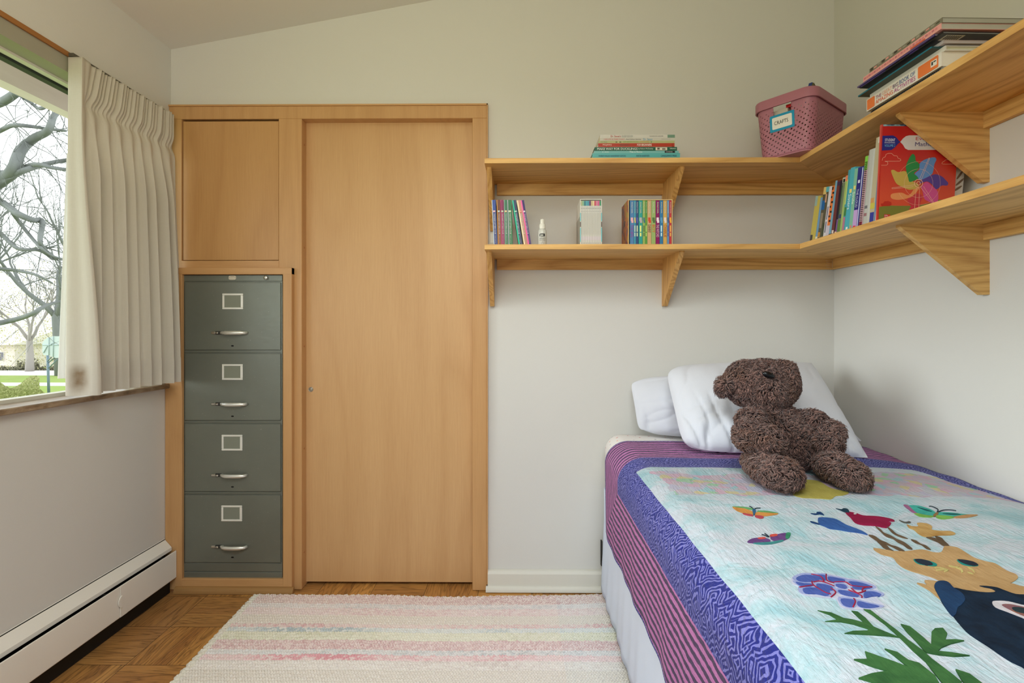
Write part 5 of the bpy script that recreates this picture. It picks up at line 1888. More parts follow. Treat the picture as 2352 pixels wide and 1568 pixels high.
# three little flying figures
pieces('blue_bird_applique', [(0, A3([(905, 235), (925, 222), (1000, 225), (1070, 240), (1150, 285), (1230, 315), (1300, 345), (1340, 375), (1260, 358), (1160, 345), (1080, 330), (1010, 322), (960, 300), (915, 280)]), 0),
                              (1, A3([(840, 186), (890, 188), (895, 176), (930, 175), (960, 203), (920, 195), (880, 200)]), 0), (1, A3([(840, 255), (890, 268), (925, 285), (900, 282), (850, 268)]), .0002)],
       [cloth((62, 104, 172), (50, 84, 150)), cloth((34, 70, 120))], k=3)
pieces('crimson_bird_applique', [(0, A3([(1145, 182), (1170, 172), (1240, 185), (1300, 205), (1400, 210), (1480, 220), (1560, 240), (1570, 258), (1510, 255), (1545, 270), (1520, 305), (1490, 314), (1400, 296), (1300, 290), (1230, 270), (1190, 225)]), 0),
                                 (1, A3([(1060, 145), (1110, 152), (1130, 143), (1165, 150), (1180, 180), (1140, 178), (1100, 160)]), .0002), (2, A3([(1218, 190), (1240, 188), (1240, 196), (1222, 198)]), .0012)],
       [cloth((160, 30, 76), (136, 20, 60)), cloth((36, 66, 84)), cloth((226, 220, 220))], k=3)
pieces('golden_bird_applique', [(0, A3([(1680, 282), (1720, 298), (1780, 300), (1770, 270), (1850, 275), (1900, 300), (1900, 330), (1980, 340), (2060, 342), (2105, 365), (2060, 378), (1960, 380), (1880, 392), (1830, 390), (1780, 365), (1740, 330), (1700, 315)]), 0),
                                (1, A3([(1610, 243), (1660, 262), (1700, 257), (1715, 268), (1680, 274), (1640, 264)]), .0002)], [cloth((204, 168, 108), (178, 132, 70)), cloth((96, 96, 90))], k=3)
# butterflies
pieces('orange_butterfly_applique', [(0, A3([(160, 130), (240, 140), (330, 168), (350, 200), (260, 185), (200, 165)]), 0), (0, A3([(360, 180), (440, 175), (560, 190), (500, 205), (420, 212), (365, 208)]), 0), (1, A3([(250, 185), (330, 198), (335, 212), (270, 200)]), .0002), (1, A3([(360, 205), (425, 210), (430, 228), (400, 232), (365, 222)]), .0002),
                                     (2, A3([(160, 130), (260, 132), (350, 150), (350, 160), (260, 145)]), .0006), (2, A3([(385, 165), (480, 170), (560, 188), (470, 182), (390, 176)]), .0006), (3, A3([(335, 155), (350, 150), (365, 160), (360, 190), (345, 205), (338, 180)]), .0008)],
       [cloth((226, 158, 84)), cloth((200, 84, 96)), cloth((110, 170, 110)), cloth((60, 110, 150))], k=3)
pieces('purple_butterfly_applique', [(0, A3([(290, 435), (330, 408), (400, 400), (455, 405), (490, 420), (480, 440), (400, 450), (320, 445)]), 0), (0, A3([(490, 400), (540, 375), (600, 360), (660, 362), (650, 400), (600, 425), (530, 430)]), 0), (1, A3([(380, 402), (440, 396), (450, 408), (400, 414)]), .0004), (1, A3([(490, 375), (545, 368), (550, 385), (495, 392)]), .0004),
                                     (2, A3([(340, 446), (480, 438), (590, 420), (600, 430), (500, 455), (400, 458)]), .0002), (3, A3([(630, 360), (668, 360), (655, 400), (625, 408)]), .0004)],
       [cloth((118, 80, 140), (96, 60, 120)), cloth((222, 90, 80)), cloth((70, 150, 150)), cloth((60, 150, 110))], k=3)
pieces('green_butterfly_applique', [(0, A3([(1690, 120), (1780, 120), (1880, 150), (1930, 180), (1920, 212), (1840, 200), (1760, 185), (1720, 150)]), 0), (0, A3([(1945, 180), (2040, 178), (2140, 190), (2230, 200), (2120, 215), (2020, 222), (1955, 212)]), 0),
                                    (1, A3([(1740, 180), (1830, 200), (1915, 212), (1880, 222), (1790, 215)]), .0003), (1, A3([(1940, 205), (2060, 212), (2090, 225), (2000, 238), (1945, 228)]), .0003), (2, A3([(1650, 115), (1690, 118), (1740, 165), (1770, 190), (1730, 180), (1690, 150)]), .0004),
                                    (3, A3([(2090, 218), (2200, 200), (2300, 202), (2200, 225), (2110, 228)]), .0004), (4, A3([(1930, 185), (1950, 180), (1955, 195), (1920, 218), (1910, 205)]), .0006), (5, A3([(1770, 135), (1850, 155), (1900, 175), (1845, 165)]), .0006), (5, A3([(1990, 190), (2090, 192), (2150, 200), (2050, 200)]), .0006)],
       [cloth((80, 190, 176), (50, 150, 140)), cloth((140, 200, 96)), cloth((170, 110, 150)), cloth((206, 160, 110)), cloth((160, 124, 80)), cloth((26, 90, 96))], k=3)
b = MB()
for L in (A3([(345, 155), (325, 135), (308, 128)]), A3([(352, 155), (370, 145), (405, 144)]), A3([(480, 395), (455, 375), (442, 366)]), A3([(475, 398), (440, 382), (415, 376)]), A3([(1945, 180), (1950, 155), (1900, 130), (1875, 130)]), A3([(1955, 178), (2000, 162), (2060, 160), (2110, 168)])):
    Lp = cat(L, 4, False)
    b.tube([to_quilt(x, y) + Vector((0, 0, .002)) for x, y in Lp], .0011, 5)
b.build('antenna_stitching', cloth((36, 50, 66)), qo)
# peony in blue with red veins
petals = [[(60, 905), (110, 880), (180, 880), (230, 900), (240, 925), (160, 935), (90, 930)], [(170, 885), (240, 878), (280, 890), (270, 925), (220, 915)], [(270, 890), (340, 900), (400, 915), (390, 935), (320, 935), (275, 920)],
          [(60, 925), (130, 935), (190, 940), (190, 960), (110, 962)], [(100, 965), (190, 958), (300, 975), (310, 1010), (280, 1025), (200, 1010), (120, 1005)], [(200, 935), (260, 940), (320, 960), (320, 990), (260, 980), (200, 960)],
          [(395, 920), (480, 925), (560, 950), (580, 970), (500, 985), (430, 975), (420, 945)], [(330, 975), (420, 985), (490, 1010), (480, 1030), (400, 1020), (350, 1005)], [(500, 990), (570, 985), (630, 1005), (620, 1020), (560, 1025), (500, 1035)],
          [(350, 1030), (440, 1035), (470, 1060), (440, 1098), (370, 1080)], [(460, 1045), (530, 1060), (630, 1085), (560, 1100), (490, 1095), (455, 1075)], [(320, 940), (380, 940), (410, 960), (400, 975), (340, 965)]]
polys = [(1, A2([(45, 920), (70, 890), (160, 875), (280, 880), (400, 905), (500, 920), (580, 950), (600, 985), (640, 1010), (590, 1030), (640, 1085), (560, 1105), (440, 1105), (360, 1090), (330, 1040), (250, 1030), (130, 1015), (90, 985), (95, 960), (55, 945)]), 0)]
shr = lambda L, f: [(sum(p[0] for p in L) / len(L) + (x - sum(p[0] for p in L) / len(L)) * f, sum(p[1] for p in L) / len(L) + (y - sum(p[1] for p in L) / len(L)) * f) for x, y in L]
polys += [(2, A2(shr(p_, 1.06)), .0004) for p_ in petals]
polys += [(0, A2(shr([(x, y + 5) for x, y in p_], .80)), .0009) for p_ in petals]
veins = [[(175, 885), (235, 900), (255, 930)], [(270, 885), (275, 925), (320, 940)], [(180, 930), (190, 955), (260, 1000), (300, 1012)], [(300, 975), (330, 1000), (300, 1030)], [(320, 935), (390, 935), (440, 960), (560, 968)], [(430, 975), (470, 1005), (520, 990)], [(100, 968), (190, 955)], [(445, 1040), (455, 1060), (440, 1095)], [(410, 985), (490, 1020), (495, 1035)], [(190, 935), (240, 930), (320, 960)], [(500, 1000), (505, 975), (560, 965)]]
po = pieces('peony_applique', polys, [cloth((84, 102, 176), (60, 84, 160)), cloth((206, 208, 226), (186, 190, 216)), cloth((168, 176, 218), (140, 152, 206))], k=3, label='blue peony applique with red veins')
b = MB()
for L in veins:
    b.tube([to_quilt(x, y) + Vector((0, 0, .0020)) for x, y in cat(A2(L), 4, False)], .0012, 5)
b.build('red_vein_stitching', cloth((170, 40, 70)), qo)
# leaves
gr = cloth((66, 112, 62), (46, 88, 50))
leaves = [A2([(215, 1112), (300, 1125), (380, 1160), (440, 1170), (510, 1190), (430, 1115), (470, 1120), (520, 1160), (570, 1215), (640, 1245), (740, 1285), (660, 1275), (560, 1268), (450, 1262), (385, 1258), (440, 1242), (530, 1240), (540, 1232), (440, 1200), (360, 1185), (262, 1182), (340, 1170), (290, 1140)]),
          A2([(505, 1105), (550, 1110), (620, 1165), (720, 1240), (790, 1300), (880, 1365), (940, 1420), (1060, 1510), (1130, 1568), (1090, 1640), (1000, 1568), (900, 1440), (820, 1370), (740, 1290), (640, 1200), (560, 1140)]),
          A2([(742, 1200), (800, 1215), (880, 1280), (935, 1330), (938, 1250), (960, 1228), (1010, 1225), (1038, 1260), (1025, 1300), (1090, 1298), (1145, 1305), (1060, 1325), (1000, 1350), (980, 1372), (1060, 1380), (1180, 1400), (1080, 1405), (980, 1395), (900, 1380), (840, 1310), (780, 1250)]),
          A2([(515, 1375), (600, 1405), (700, 1440), (790, 1475), (700, 1400), (640, 1358), (720, 1380), (790, 1430), (860, 1450), (960, 1530), (1000, 1600), (860, 1600), (700, 1590), (560, 1570), (475, 1545), (560, 1515), (660, 1500), (560, 1470), (445, 1425), (530, 1425)]),
          A2([(1090, 1490), (1180, 1520), (1260, 1580), (1300, 1640), (1200, 1640), (1130, 1560)])]
pieces('green_leaf_applique', [(0, L, .0002 + .0003 * i) for i, L in enumerate(leaves)], [gr], smooth=False, label='green leafy stem applique')
# ------------------------------------------------------------------ pillows
def pillow(label, tl, tr, bl, br, thick, nrm, seed, group='white bed pillows leaning on the wall'):
    tl, tr, bl, br = map(Vector, (tl, tr, bl, br))
    nrm = Vector(nrm).normalized()
    nu_, nv_ = 90, 64
    b = MB()

    def pt(u_, v_, side):
        p = (bl * (1 - u_) + br * u_) * (1 - v_) + (tl * (1 - u_) + tr * u_) * v_
        a, c_ = 2 * u_ - 1, 2 * v_ - 1
        # edges bow inwards a little between the ears
        pin = (1 - a * a) * (1 if c_ > 0 else -1) * abs(c_) ** 6 * -.006
        pin2 = (1 - c_ * c_) * (1 if a > 0 else -1) * abs(a) ** 6 * -.006
        up_ = (tl - bl).normalized()
        rt = (tr - tl).normalized()
        p = p + up_ * pin + rt * pin2
        # soft rounded corners on the left, small ears on the right
        cr = (abs(a) * abs(c_)) ** 5
        rnd_c = .030 if a < 0 else .004
        p = p - rt * (1 if a > 0 else -1) * rnd_c * cr - up_ * (1 if c_ > 0 else -1) * rnd_c * cr
        h_ = max(0, 1 - abs(a) ** 3.4) ** .55 * max(0, 1 - abs(c_) ** 3.4) ** .55
        q = Vector((u_ * 3 + seed, v_ * 3, side))
        wr_ = noise.noise(Vector((u_ * 16 + seed, v_ * 2.2 + side, seed))) * .5 + noise.noise(Vector((u_ * 5, v_ * 5, seed + side))) * .6
        low = max(0, 1 - v_ * 1.7)
        crs = (1 - abs(noise.noise(Vector((u_ * 11 + v_ * 1.5 + seed, v_ * 1.8, side + seed * 2))))) ** 9
        crs2 = (1 - abs(noise.noise(Vector((u_ * 4 - v_ * 2, v_ * 3 + seed, side * 3))))) ** 12
        dz = thick * h_ + h_ ** .5 * (.010 * noise.noise(q) + .022 * low * wr_ + .004 * wr_ - .026 * low * crs - .006 * crs2)
        return p + nrm * side * dz
    b.grid(lambda u_, v_: pt(u_, v_, 1), nu_, nv_)
    b.grid(lambda u_, v_: pt(1 - u_, v_, -1), nu_, nv_)
    return b.build('pillow', M['cotton'], None, loc=(bl + br) / 2, label=label, cat='pillow', group=group)


pillow('white pillow at the back, peeking out left and right of the front one', (.470, 2.325, .952), (1.190, 2.30, .965), (.490, 2.215, .706), (1.345, 2.10, .712), .062, (-.05, -1, .45), 1.3)
pillow('large white pillow in front with creased lower edge, right behind the bear', (.598, 2.235, 1.004), (1.215, 2.225, 1.018), (.585, 1.925, .712), (1.205, 1.845, .708), .088, (-.05, -1, .72), 4.1)

# ------------------------------------------------------------------ teddy bear
bear = empty('teddy_bear', (.93, 1.62, .712), 'shaggy dark brown teddy bear sitting on the quilt against the pillows', 'teddy bear')


def at(px, py, Y):
    return onY(px, py, Y)


def ell(px, py, Y, rpx, rpy, ry, rotdeg=0):
    """ellipsoid given by its outline in the view, at distance Y"""
    c_ = at(px, py, Y)
    k_ = Y / F
    R = Matrix.Rotation(math.radians(rotdeg), 3, 'Y')
    return (c_, (rpx * k_, ry, rpy * k_), R)


EL = {
    'head': ell(1756, 884, 1.83, 66, 52, .100, 0),
    'brow': ell(1795, 874, 1.80, 24, 40, .070, 0),
    'crown': ell(1716, 880, 1.85, 42, 46, .085, 0),
    'muzzle': ell(1770, 898, 1.775, 42, 36, .070, 15),
    'neck': ell(1762, 934, 1.80, 40, 22, .070, 0),
    'ear_l': ell(1664, 886, 1.84, 13, 19, .030, 20),
    'ear_r': ell(1812, 858, 1.86, 11, 22, .022, 0),
    'torso': ell(1795, 985, 1.76, 52, 48, .095, 20),
    'belly': ell(1828, 1030, 1.735, 44, 56, .095, 10),
    'bum': ell(1800, 1062, 1.77, 58, 38, .10, 0),
    'arm_l1': ell(1731, 968, 1.70, 32, 22, .050, 15),
    'arm_l2': ell(1720, 1000, 1.63, 27, 30, .050, 0),
    'hand_l': ell(1764, 1010, 1.58, 30, 26, .045, 15),
    'arm_r1': ell(1872, 970, 1.70, 28, 19, .045, 40),
    'arm_r2': ell(1904, 998, 1.65, 21, 28, .045, 30),
    'hand_r': ell(1902, 1020, 1.61, 22, 18, .040, 0),
    'leg_l1': ell(1744, 1066, 1.62, 25, 24, .070, 20),
    'leg_l2': ell(1766, 1080, 1.55, 36, 30, .065, 25),
    'foot_l': ell(1794, 1094, 1.49, 38, 32, .050, 10),
    'leg_r1': ell(1899, 1064, 1.62, 24, 22, .070, 20),
    'leg_r2': ell(1922, 1075, 1.56, 36, 28, .065, 22),
    'foot_r': ell(1952, 1092, 1.50, 34, 27, .050, 20)}
ZQT = .7065
for k_, (c_, r_, R_) in list(EL.items()):
    low = c_.z - max(r_[2], 0)
    if k_ in ('foot_l', 'foot_r', 'leg_l2', 'leg_r2', 'leg_l1', 'leg_r1', 'bum', 'belly'):
        c_.z = max(c_.z, ZQT + r_[2] * .96 + .004)
b = MB()
for k_, (c_, r_, R_) in EL.items():
    b.ellipsoid(c_, tuple(x * .97 for x in r_), R_, 28, 16)
n = NT('bear_skin')
n.base(srgb((62, 42, 36)))
M['bearskin'] = n.fin(.95, 0, .05)
bb = b.build('body', M['bearskin'], bear)
rm = bb.modifiers.new('remesh', 'REMESH')
rm.mode = 'VOXEL'
rm.voxel_size = .007
rm.use_smooth_shade = True
smm = bb.modifiers.new('smooth', 'SMOOTH')
smm.factor = .6
smm.iterations = 6

# fur: short curled tufts
n = NT('curly_brown_plush')
oi = n.n('ShaderNodeAttribute', {'attribute_name': 'tone'})
tn = oi.outputs[2]
big = n.noise(n.coord('Object'), 9, 3, .5)
c_a = n.mix(tn, srgb((62, 41, 37)), srgb((142, 108, 98)))
c_b = n.mix(n.ramp(big, [(.5, (0, 0, 0)), (.7, (.6, .6, .6))]), c_a, srgb((116, 78, 54)))
n.base(c_b)
M['fur'] = n.fin(.8, 0, .12, Sheen_Weight=.25)
rng = np.random.default_rng(12)
els = list(EL.items())
Cs = np.array([tuple(e[1][0]) for e in els])
Rs = np.array([e[1][1] for e in els])
Rm = np.array([[list(r) for r in e[1][2]] for e in els])


def inside(P, skip, tol=1.0):
    out = np.zeros(len(P), bool)
    for j in range(len(els)):
        if j == skip:
            continue
        q = (P - Cs[j]) @ Rm[j]
        out |= ((q / Rs[j]) ** 2).sum(1) < tol
    return out


roots, nors, dirs_ = [], [], []
for j in range(len(els)):
    a_, b_, c_ = Rs[j]
    ar = 4 * math.pi * (((a_ * b_) ** 1.6 + (a_ * c_) ** 1.6 + (b_ * c_) ** 1.6) / 3) ** (1 / 1.6)
    m_ = int(ar / (.0030 ** 2))
    g_ = rng.normal(size=(m_, 3))
    g_ /= np.linalg.norm(g_, axis=1)[:, None]
    loc_ = g_ * Rs[j]
    nn = g_ / Rs[j]
    nn /= np.linalg.norm(nn, axis=1)[:, None]
    P = loc_ @ Rm[j].T + Cs[j]
    N2 = nn @ Rm[j].T
    keep = ~inside(P, j, .98) & (P[:, 2] > .7095)
    roots.append(P[keep])
    nors.append(N2[keep])
P = np.vstack(roots)
N2 = np.vstack(nors)
m_ = len(P)
# comb direction: mostly downwards, swirled by noise
comb = np.tile(np.array([0.25, -0.25, -1.0]), (m_, 1))
fld = np.array([list(noise.noise_vector(Vector(p * 16))) for p in P])
fld2 = np.array([list(noise.noise_vector(Vector(p * 75) + Vector((7, 3, 1)))) for p in P])
comb = comb * .38 + fld * .9 + fld2 * 1.3 + rng.normal(size=(m_, 3)) * .15
comb -= N2 * (comb * N2).sum(1)[:, None]
comb /= (np.linalg.norm(comb, axis=1)[:, None] + 1e-9)
side = np.cross(N2, comb)
L = rng.uniform(.011, .020, m_)[:, None]
W = rng.uniform(.0013, .0024, m_)[:, None]
curl = rng.normal(size=(m_, 1)) * .45
verts = []
prof = [(0.0, 0.0, 1.0), (.50, .10, 1.15), (.86, .34, 1.05), (.98, .68, .75)]   # (out, along, width)
for (o_, al, w_) in prof:
    cen_ = P + N2 * (L * o_ * .85 - .002) + comb * (L * al * .85) + side * (curl * L * al)
    for an in (0, 2.094, 4.189):
        verts.append(cen_ + side * (W * w_ * math.cos(an)) + (N2 * .5 + comb * -.5) * (W * w_ * math.sin(an)))
tip = P + N2 * (L * .78) + comb * (L * .80) + side * (curl * L * 1.1)
verts.append(tip)
V_ = np.stack(verts, 1)                       # m x 13 x 3
V_[:, :, 2] = np.maximum(V_[:, :, 2], .7085)
fl = []
for k_ in range(3):
    for e in range(3):
        a = k_ * 3 + e
        c2_ = k_ * 3 + (e + 1) % 3
        fl.append((a, c2_, c2_ + 3, a + 3))
tr_ = [(9, 10, 12), (10, 11, 12), (11, 9, 12)]
idx = np.arange(m_)[:, None, None] * 13
quads = (np.array(fl)[None] + idx).reshape(-1, 4)
tris = (np.array(tr_)[None] + idx).reshape(-1, 3)
bl_ = world_loc(bear)
me = bpy.data.meshes.new('fur')
nvt = m_ * 13
me.vertices.add(nvt)
me.vertices.foreach_set('co', (V_.reshape(-1, 3) - np.array(bl_)).astype(np.float32).ravel())
nl_ = quads.size + tris.size
me.loops.add(nl_)
me.loops.foreach_set('vertex_index', np.concatenate([quads.ravel(), tris.ravel()]).astype(np.int32))
npol = len(quads) + len(tris)
me.polygons.add(npol)
st_ = np.concatenate([np.arange(len(quads)) * 4, len(quads) * 4 + np.arange(len(tris)) * 3]).astype(np.int32)
me.polygons.foreach_set('loop_start', st_)
me.polygons.foreach_set('use_smooth', np.ones(npol, bool))
me.update(calc_edges=True)
me.validate()
ta = me.attributes.new('tone', 'FLOAT', 'POINT')
tone = rng.uniform(0, 1, m_)
ta.data.foreach_set('value', np.repeat(tone, 13).astype(np.float32)[:len(me.vertices)])
me.materials.append(M['fur'])
fo = bpy.data.objects.new('fur', me)
C.objects.link(fo)
fo.parent = bear
fo['kind'] = 'stuff'
# the dark oval on the upturned face
c_ = at(1765, 861, 1.712)
b = MB()
b.ellipsoid((c_.x, c_.y, c_.z), (.021, .010, .0105), Matrix.Rotation(math.radians(20), 3, 'Y'), 20, 12)
b.build('nose', plain((10, 10, 14), .25), bear)

# ------------------------------------------------------------------ rug
n = NT('recycled_cotton_braid')
at_ = n.n('ShaderNodeAttribute', {'attribute_name': 'yarn'})
fb = n.noise(n.coord('Object'), 500, 2)
n.base(n.mix(n.math('MULTIPLY', fb, .22), at_.outputs[0], srgb((190, 178, 164))))
n.bump(fb, .25, .0015)
M['rug'] = n.fin(.95, 0, .08)
rx0, rx1, ry1, ry0 = -1.158, .392, 2.292, .75
xs_ = np.arange(rx0, rx1, .0021)
ys_ = np.concatenate([np.arange(ry0, 1.62, .010), np.arange(1.62, ry1 + .001, .0021)])
XX, YY = np.meshgrid(xs_, ys_)
pyp = 757 + H * F / (YY)                # only used to lay out the bands along the depth
rngr = np.random.default_rng(3)
# band table in metres: (y_from, y_to, base colour, second colour, amount, style)
px2y = lambda p: H * F / (p - 757)
bt = [(1360, 1374, (232, 228, 221), (228, 202, 201), .10, 0), (1374, 1394, (232, 219, 214), (206, 163, 167), .42, 1), (1394, 1404, (230, 224, 222), (211, 211, 213), .3, 0), (1404, 1420, (233, 220, 217), (224, 191, 195), .30, 0),
      (1420, 1440, (231, 224, 215), (211, 202, 193), .3, 2), (1440, 1449, (230, 217, 212), (222, 169, 178), .35, 0), (1449, 1459, (223, 226, 223), (164, 185, 195), .45, 3), (1459, 1478, (230, 229, 213), (219, 219, 197), .4, 0),
      (1478, 1500, (231, 214, 212), (208, 164, 171), .42, 1), (1500, 1511, (226, 224, 224), (202, 206, 208), .4, 0), (1511, 1524, (231, 211, 211), (228, 156, 171), .50, 3), (1524, 1546, (230, 225, 220), (222, 211, 208), .3, 0),
      (1546, 1580, (228, 222, 214), (197, 189, 182), .3, 2), (1580, 1640, (231, 213, 211), (213, 167, 175), .4, 1), (1640, 1760, (224, 226, 224), (186, 202, 208), .3, 0), (1760, 2200, (229, 223, 217), (222, 186, 191), .3, 2), (2200, 4000, (229, 223, 217), (208, 197, 191), .3, 0)]
R_row, R_col = .0088, .0100
yy = (YY - ry0)
row = np.floor(yy / R_row).astype(int)
fr_ = yy / R_row - row
shiftx = (row % 2) * .5 * R_col
# slanted stitches, direction flips with each row
sl = np.where(row % 2 == 0, 1, -1) * (fr_ - .5) * .55
cx_ = (XX - rx0 + shiftx) / R_col + sl
coli = np.floor(cx_).astype(int)
fc_ = cx_ - coli
hs = np.sqrt(np.clip(1 - (2 * fc_ - 1) ** 2, 0, 1)) * np.sqrt(np.clip(1 - (2 * fr_ - 1) ** 2 * .8, 0, 1))
rr = np.random.default_rng(9).uniform(size=(2000, 2000))
rnd_c = rr[row % 2000, coli % 2000]
slow = rr[(row // 1) % 2000, (coli // 14 + row * 7) % 2000]
fine_ = rr[(np.floor(YY / .0042).astype(int) + 700) % 2000, (np.floor((XX + 3) / .0048).astype(int)) % 2000]
hgt = .0035 + .0072 * hs * (.6 + .55 * rnd_c) + .0008 * fine_ + .0012 * np.sin(XX * 9 + 1) * np.sin(YY * 11)
col = np.zeros(XX.shape + (3,))
for (p0, p1, ca_, cb_, am, sty) in bt:
    ya_, yb_ = px2y(p1 + 0), px2y(p0 + 0)
    mk = (YY >= ya_) & (YY < yb_)
    xn = np.clip(.5 + .33 * np.sin(XX * 3.7 + p0 * 1.3) + .22 * np.sin(XX * 9.1 + p0 * .6) + .12 * np.sin(XX * 23 + p0), 0, 1)
    A_, B_ = np.array(srgb(tuple(min(250, c_ + 6) for c_ in ca_))[:3]), np.array(srgb(tuple(int(c_ - (255 - c_) * .35) for c_ in cb_))[:3])
    if sty == 1:
        f_ = 1.5 * am * ((.6 * fine_ + .4 * rnd_c) > .52) * (1.2 - .75 * hs) * (.75 + .4 * xn) + .08 * slow
    elif sty == 2:
        f_ = 1.3 * am * (1.2 - 1.15 * hs)
    elif sty == 3:
        xphase = .5 + .5 * np.sin(XX * 5.1 + p0 * .7)
        f_ = am * (rnd_c > (.78 - .45 * xn)) * (.15 + 1.2 * xn ** 1.5)
    else:
        f_ = am * (rnd_c > .62) * (.3 + xn) + .22 * slow * xn
    f_ = np.clip(f_, 0, 1)[..., None]
    cc_ = A_ * (1 - f_) + B_ * f_
    col[mk] = cc_[mk]
col[col.sum(-1) == 0] = srgb((232, 226, 216))[:3]
edge = (XX - rx0 < .028) | (ry1 - YY < .014)
cream = np.array(srgb((236, 232, 220))[:3])
col[edge] = cream * (1 - .12 * rnd_c[edge][..., None])
gre = (XX > .15)
col[gre] = col[gre] * np.array([.96, 1.0, 1.02])
# scalloped outline and a slightly wavy far edge
wavy = .006 * np.sin(XX * 5.3) + .004 * np.sin(XX * 11 + 2) + np.where(XX > .05, (XX - .05) * .05, 0)
dy_ = ry1 - YY
YY2 = YY + wavy * np.clip(1 - dy_ / .5, 0, 1) + np.where(dy_ < .016, .0075 * (np.abs(np.sin(np.pi * XX / .0285)) - .4), 0)
dx_ = XX - rx0
XX2 = XX - np.where(dx_ < .020, .0095 * (np.abs(np.sin(np.pi * YY / .034)) - .3), 0) + (YY - 2.29) * -.030 * np.clip(1 - dx_ / .6, 0, 1)
hgt = hgt * np.clip(np.minimum(dx_, dy_) / .010, .12, 1)
ny_, nx_ = XX.shape
VV = np.stack([XX2, YY2, hgt + .001], -1).reshape(-1, 3)
ii = np.arange(nx_ * ny_).reshape(ny_, nx_)
Q = np.stack([ii[:-1, :-1], ii[:-1, 1:], ii[1:, 1:], ii[1:, :-1]], -1).reshape(-1, 4)
me = bpy.data.meshes.new('woven_rug')
me.vertices.add(len(VV))
base_r = np.array([-.27, 1.5, 0])
me.vertices.foreach_set('co', (VV - base_r).astype(np.float32).ravel())
me.loops.add(Q.size)
me.loops.foreach_set('vertex_index', Q.astype(np.int32).ravel())
me.polygons.add(len(Q))
me.polygons.foreach_set('loop_start', (np.arange(len(Q)) * 4).astype(np.int32))
me.polygons.foreach_set('use_smooth', np.ones(len(Q), bool))
me.update(calc_edges=True)
ca__ = me.color_attributes.new('yarn', 'FLOAT_COLOR', 'POINT')
ca__.data.foreach_set('color', np.concatenate([col.reshape(-1, 3), np.ones((len(VV), 1))], 1).astype(np.float32).ravel())
me.materials.append(M['rug'])
ro = bpy.data.objects.new('woven_rug', me)
ro.location = base_r
C.objects.link(ro)
so = ro.modifiers.new('t', 'SOLIDIFY')
so.thickness = .003
so.offset = -1
tag(ro, 'cream braided cotton rug with pink, blue and yellow stripes on the parquet', 'rug')

# ------------------------------------------------------------------ curtain
cur = empty('window_curtain', (-1.51, 2.06, .93), 'unlined cream linen curtain with pinch pleats drawn to the right of the window', 'curtain')
n = NT('cream_linen')
wx = n.noise(n.coord('Object', (1, 1, .06)), 900, 2)
wz = n.noise(n.coord('Object', (.06, .06, 1)), 900, 2)
sl_ = n.noise(n.coord('Object', (1, 1, .05)), 190, 3)
f_ = n.math('MULTIPLY', n.math('ADD', n.math('ADD', wx, wz), sl_), .28)
tcs = n.n('ShaderNodeTexCoord')
sps = n.n('ShaderNodeSeparateXYZ')
n.t.links.new(tcs.outputs['Object'], sps.inputs[0])
mx_ = n.math('SUBTRACT', 1.25, n.math('MULTIPLY', n.math('ABSOLUTE', n.math('SUBTRACT', sps.outputs[0], .006)), 34.0), clamp=True)
mz_ = n.math('SUBTRACT', 1.5, n.math('MULTIPLY', n.math('ABSOLUTE', n.math('SUBTRACT', sps.outputs[2], .058)), 28.0), clamp=True)
my_ = n.math('LESS_THAN', sps.outputs[1], -.21)
sta = n.math('MULTIPLY', n.math('MULTIPLY', n.math('MULTIPLY', mx_, mz_), my_), n.math('ADD', .45, n.math('MULTIPLY', n.noise(n.coord('Object'), 60, 3), .6)), clamp=True)
n.base(n.mix(sta, n.mix(f_, srgb((222, 217, 206)), srgb((198, 191, 178))), srgb((128, 98, 60))))
n.bump(n.math('ADD', wx, wz), .3, .0012)
n.fin(.9, 0, .08)
tl = n.n('ShaderNodeBsdfTranslucent')
tl.inputs[0].default_value = srgb((220, 214, 204))
mx = n.n('ShaderNodeMixShader')
mx.inputs[0].default_value = .22
n.t.links.new(n.b.outputs[0], mx.inputs[1])
n.t.links.new(tl.outputs[0], mx.inputs[2])
n.t.links.new(mx.outputs[0], n.out.inputs[0])
M['linen'] = n.m
ZT, ZBT = 2.090, .930
NF = 9.0


def sst(x, a, b_):
    t = max(0.0, min(1.0, (x - a) / (b_ - a)))
    return t * t * (3 - 2 * t)


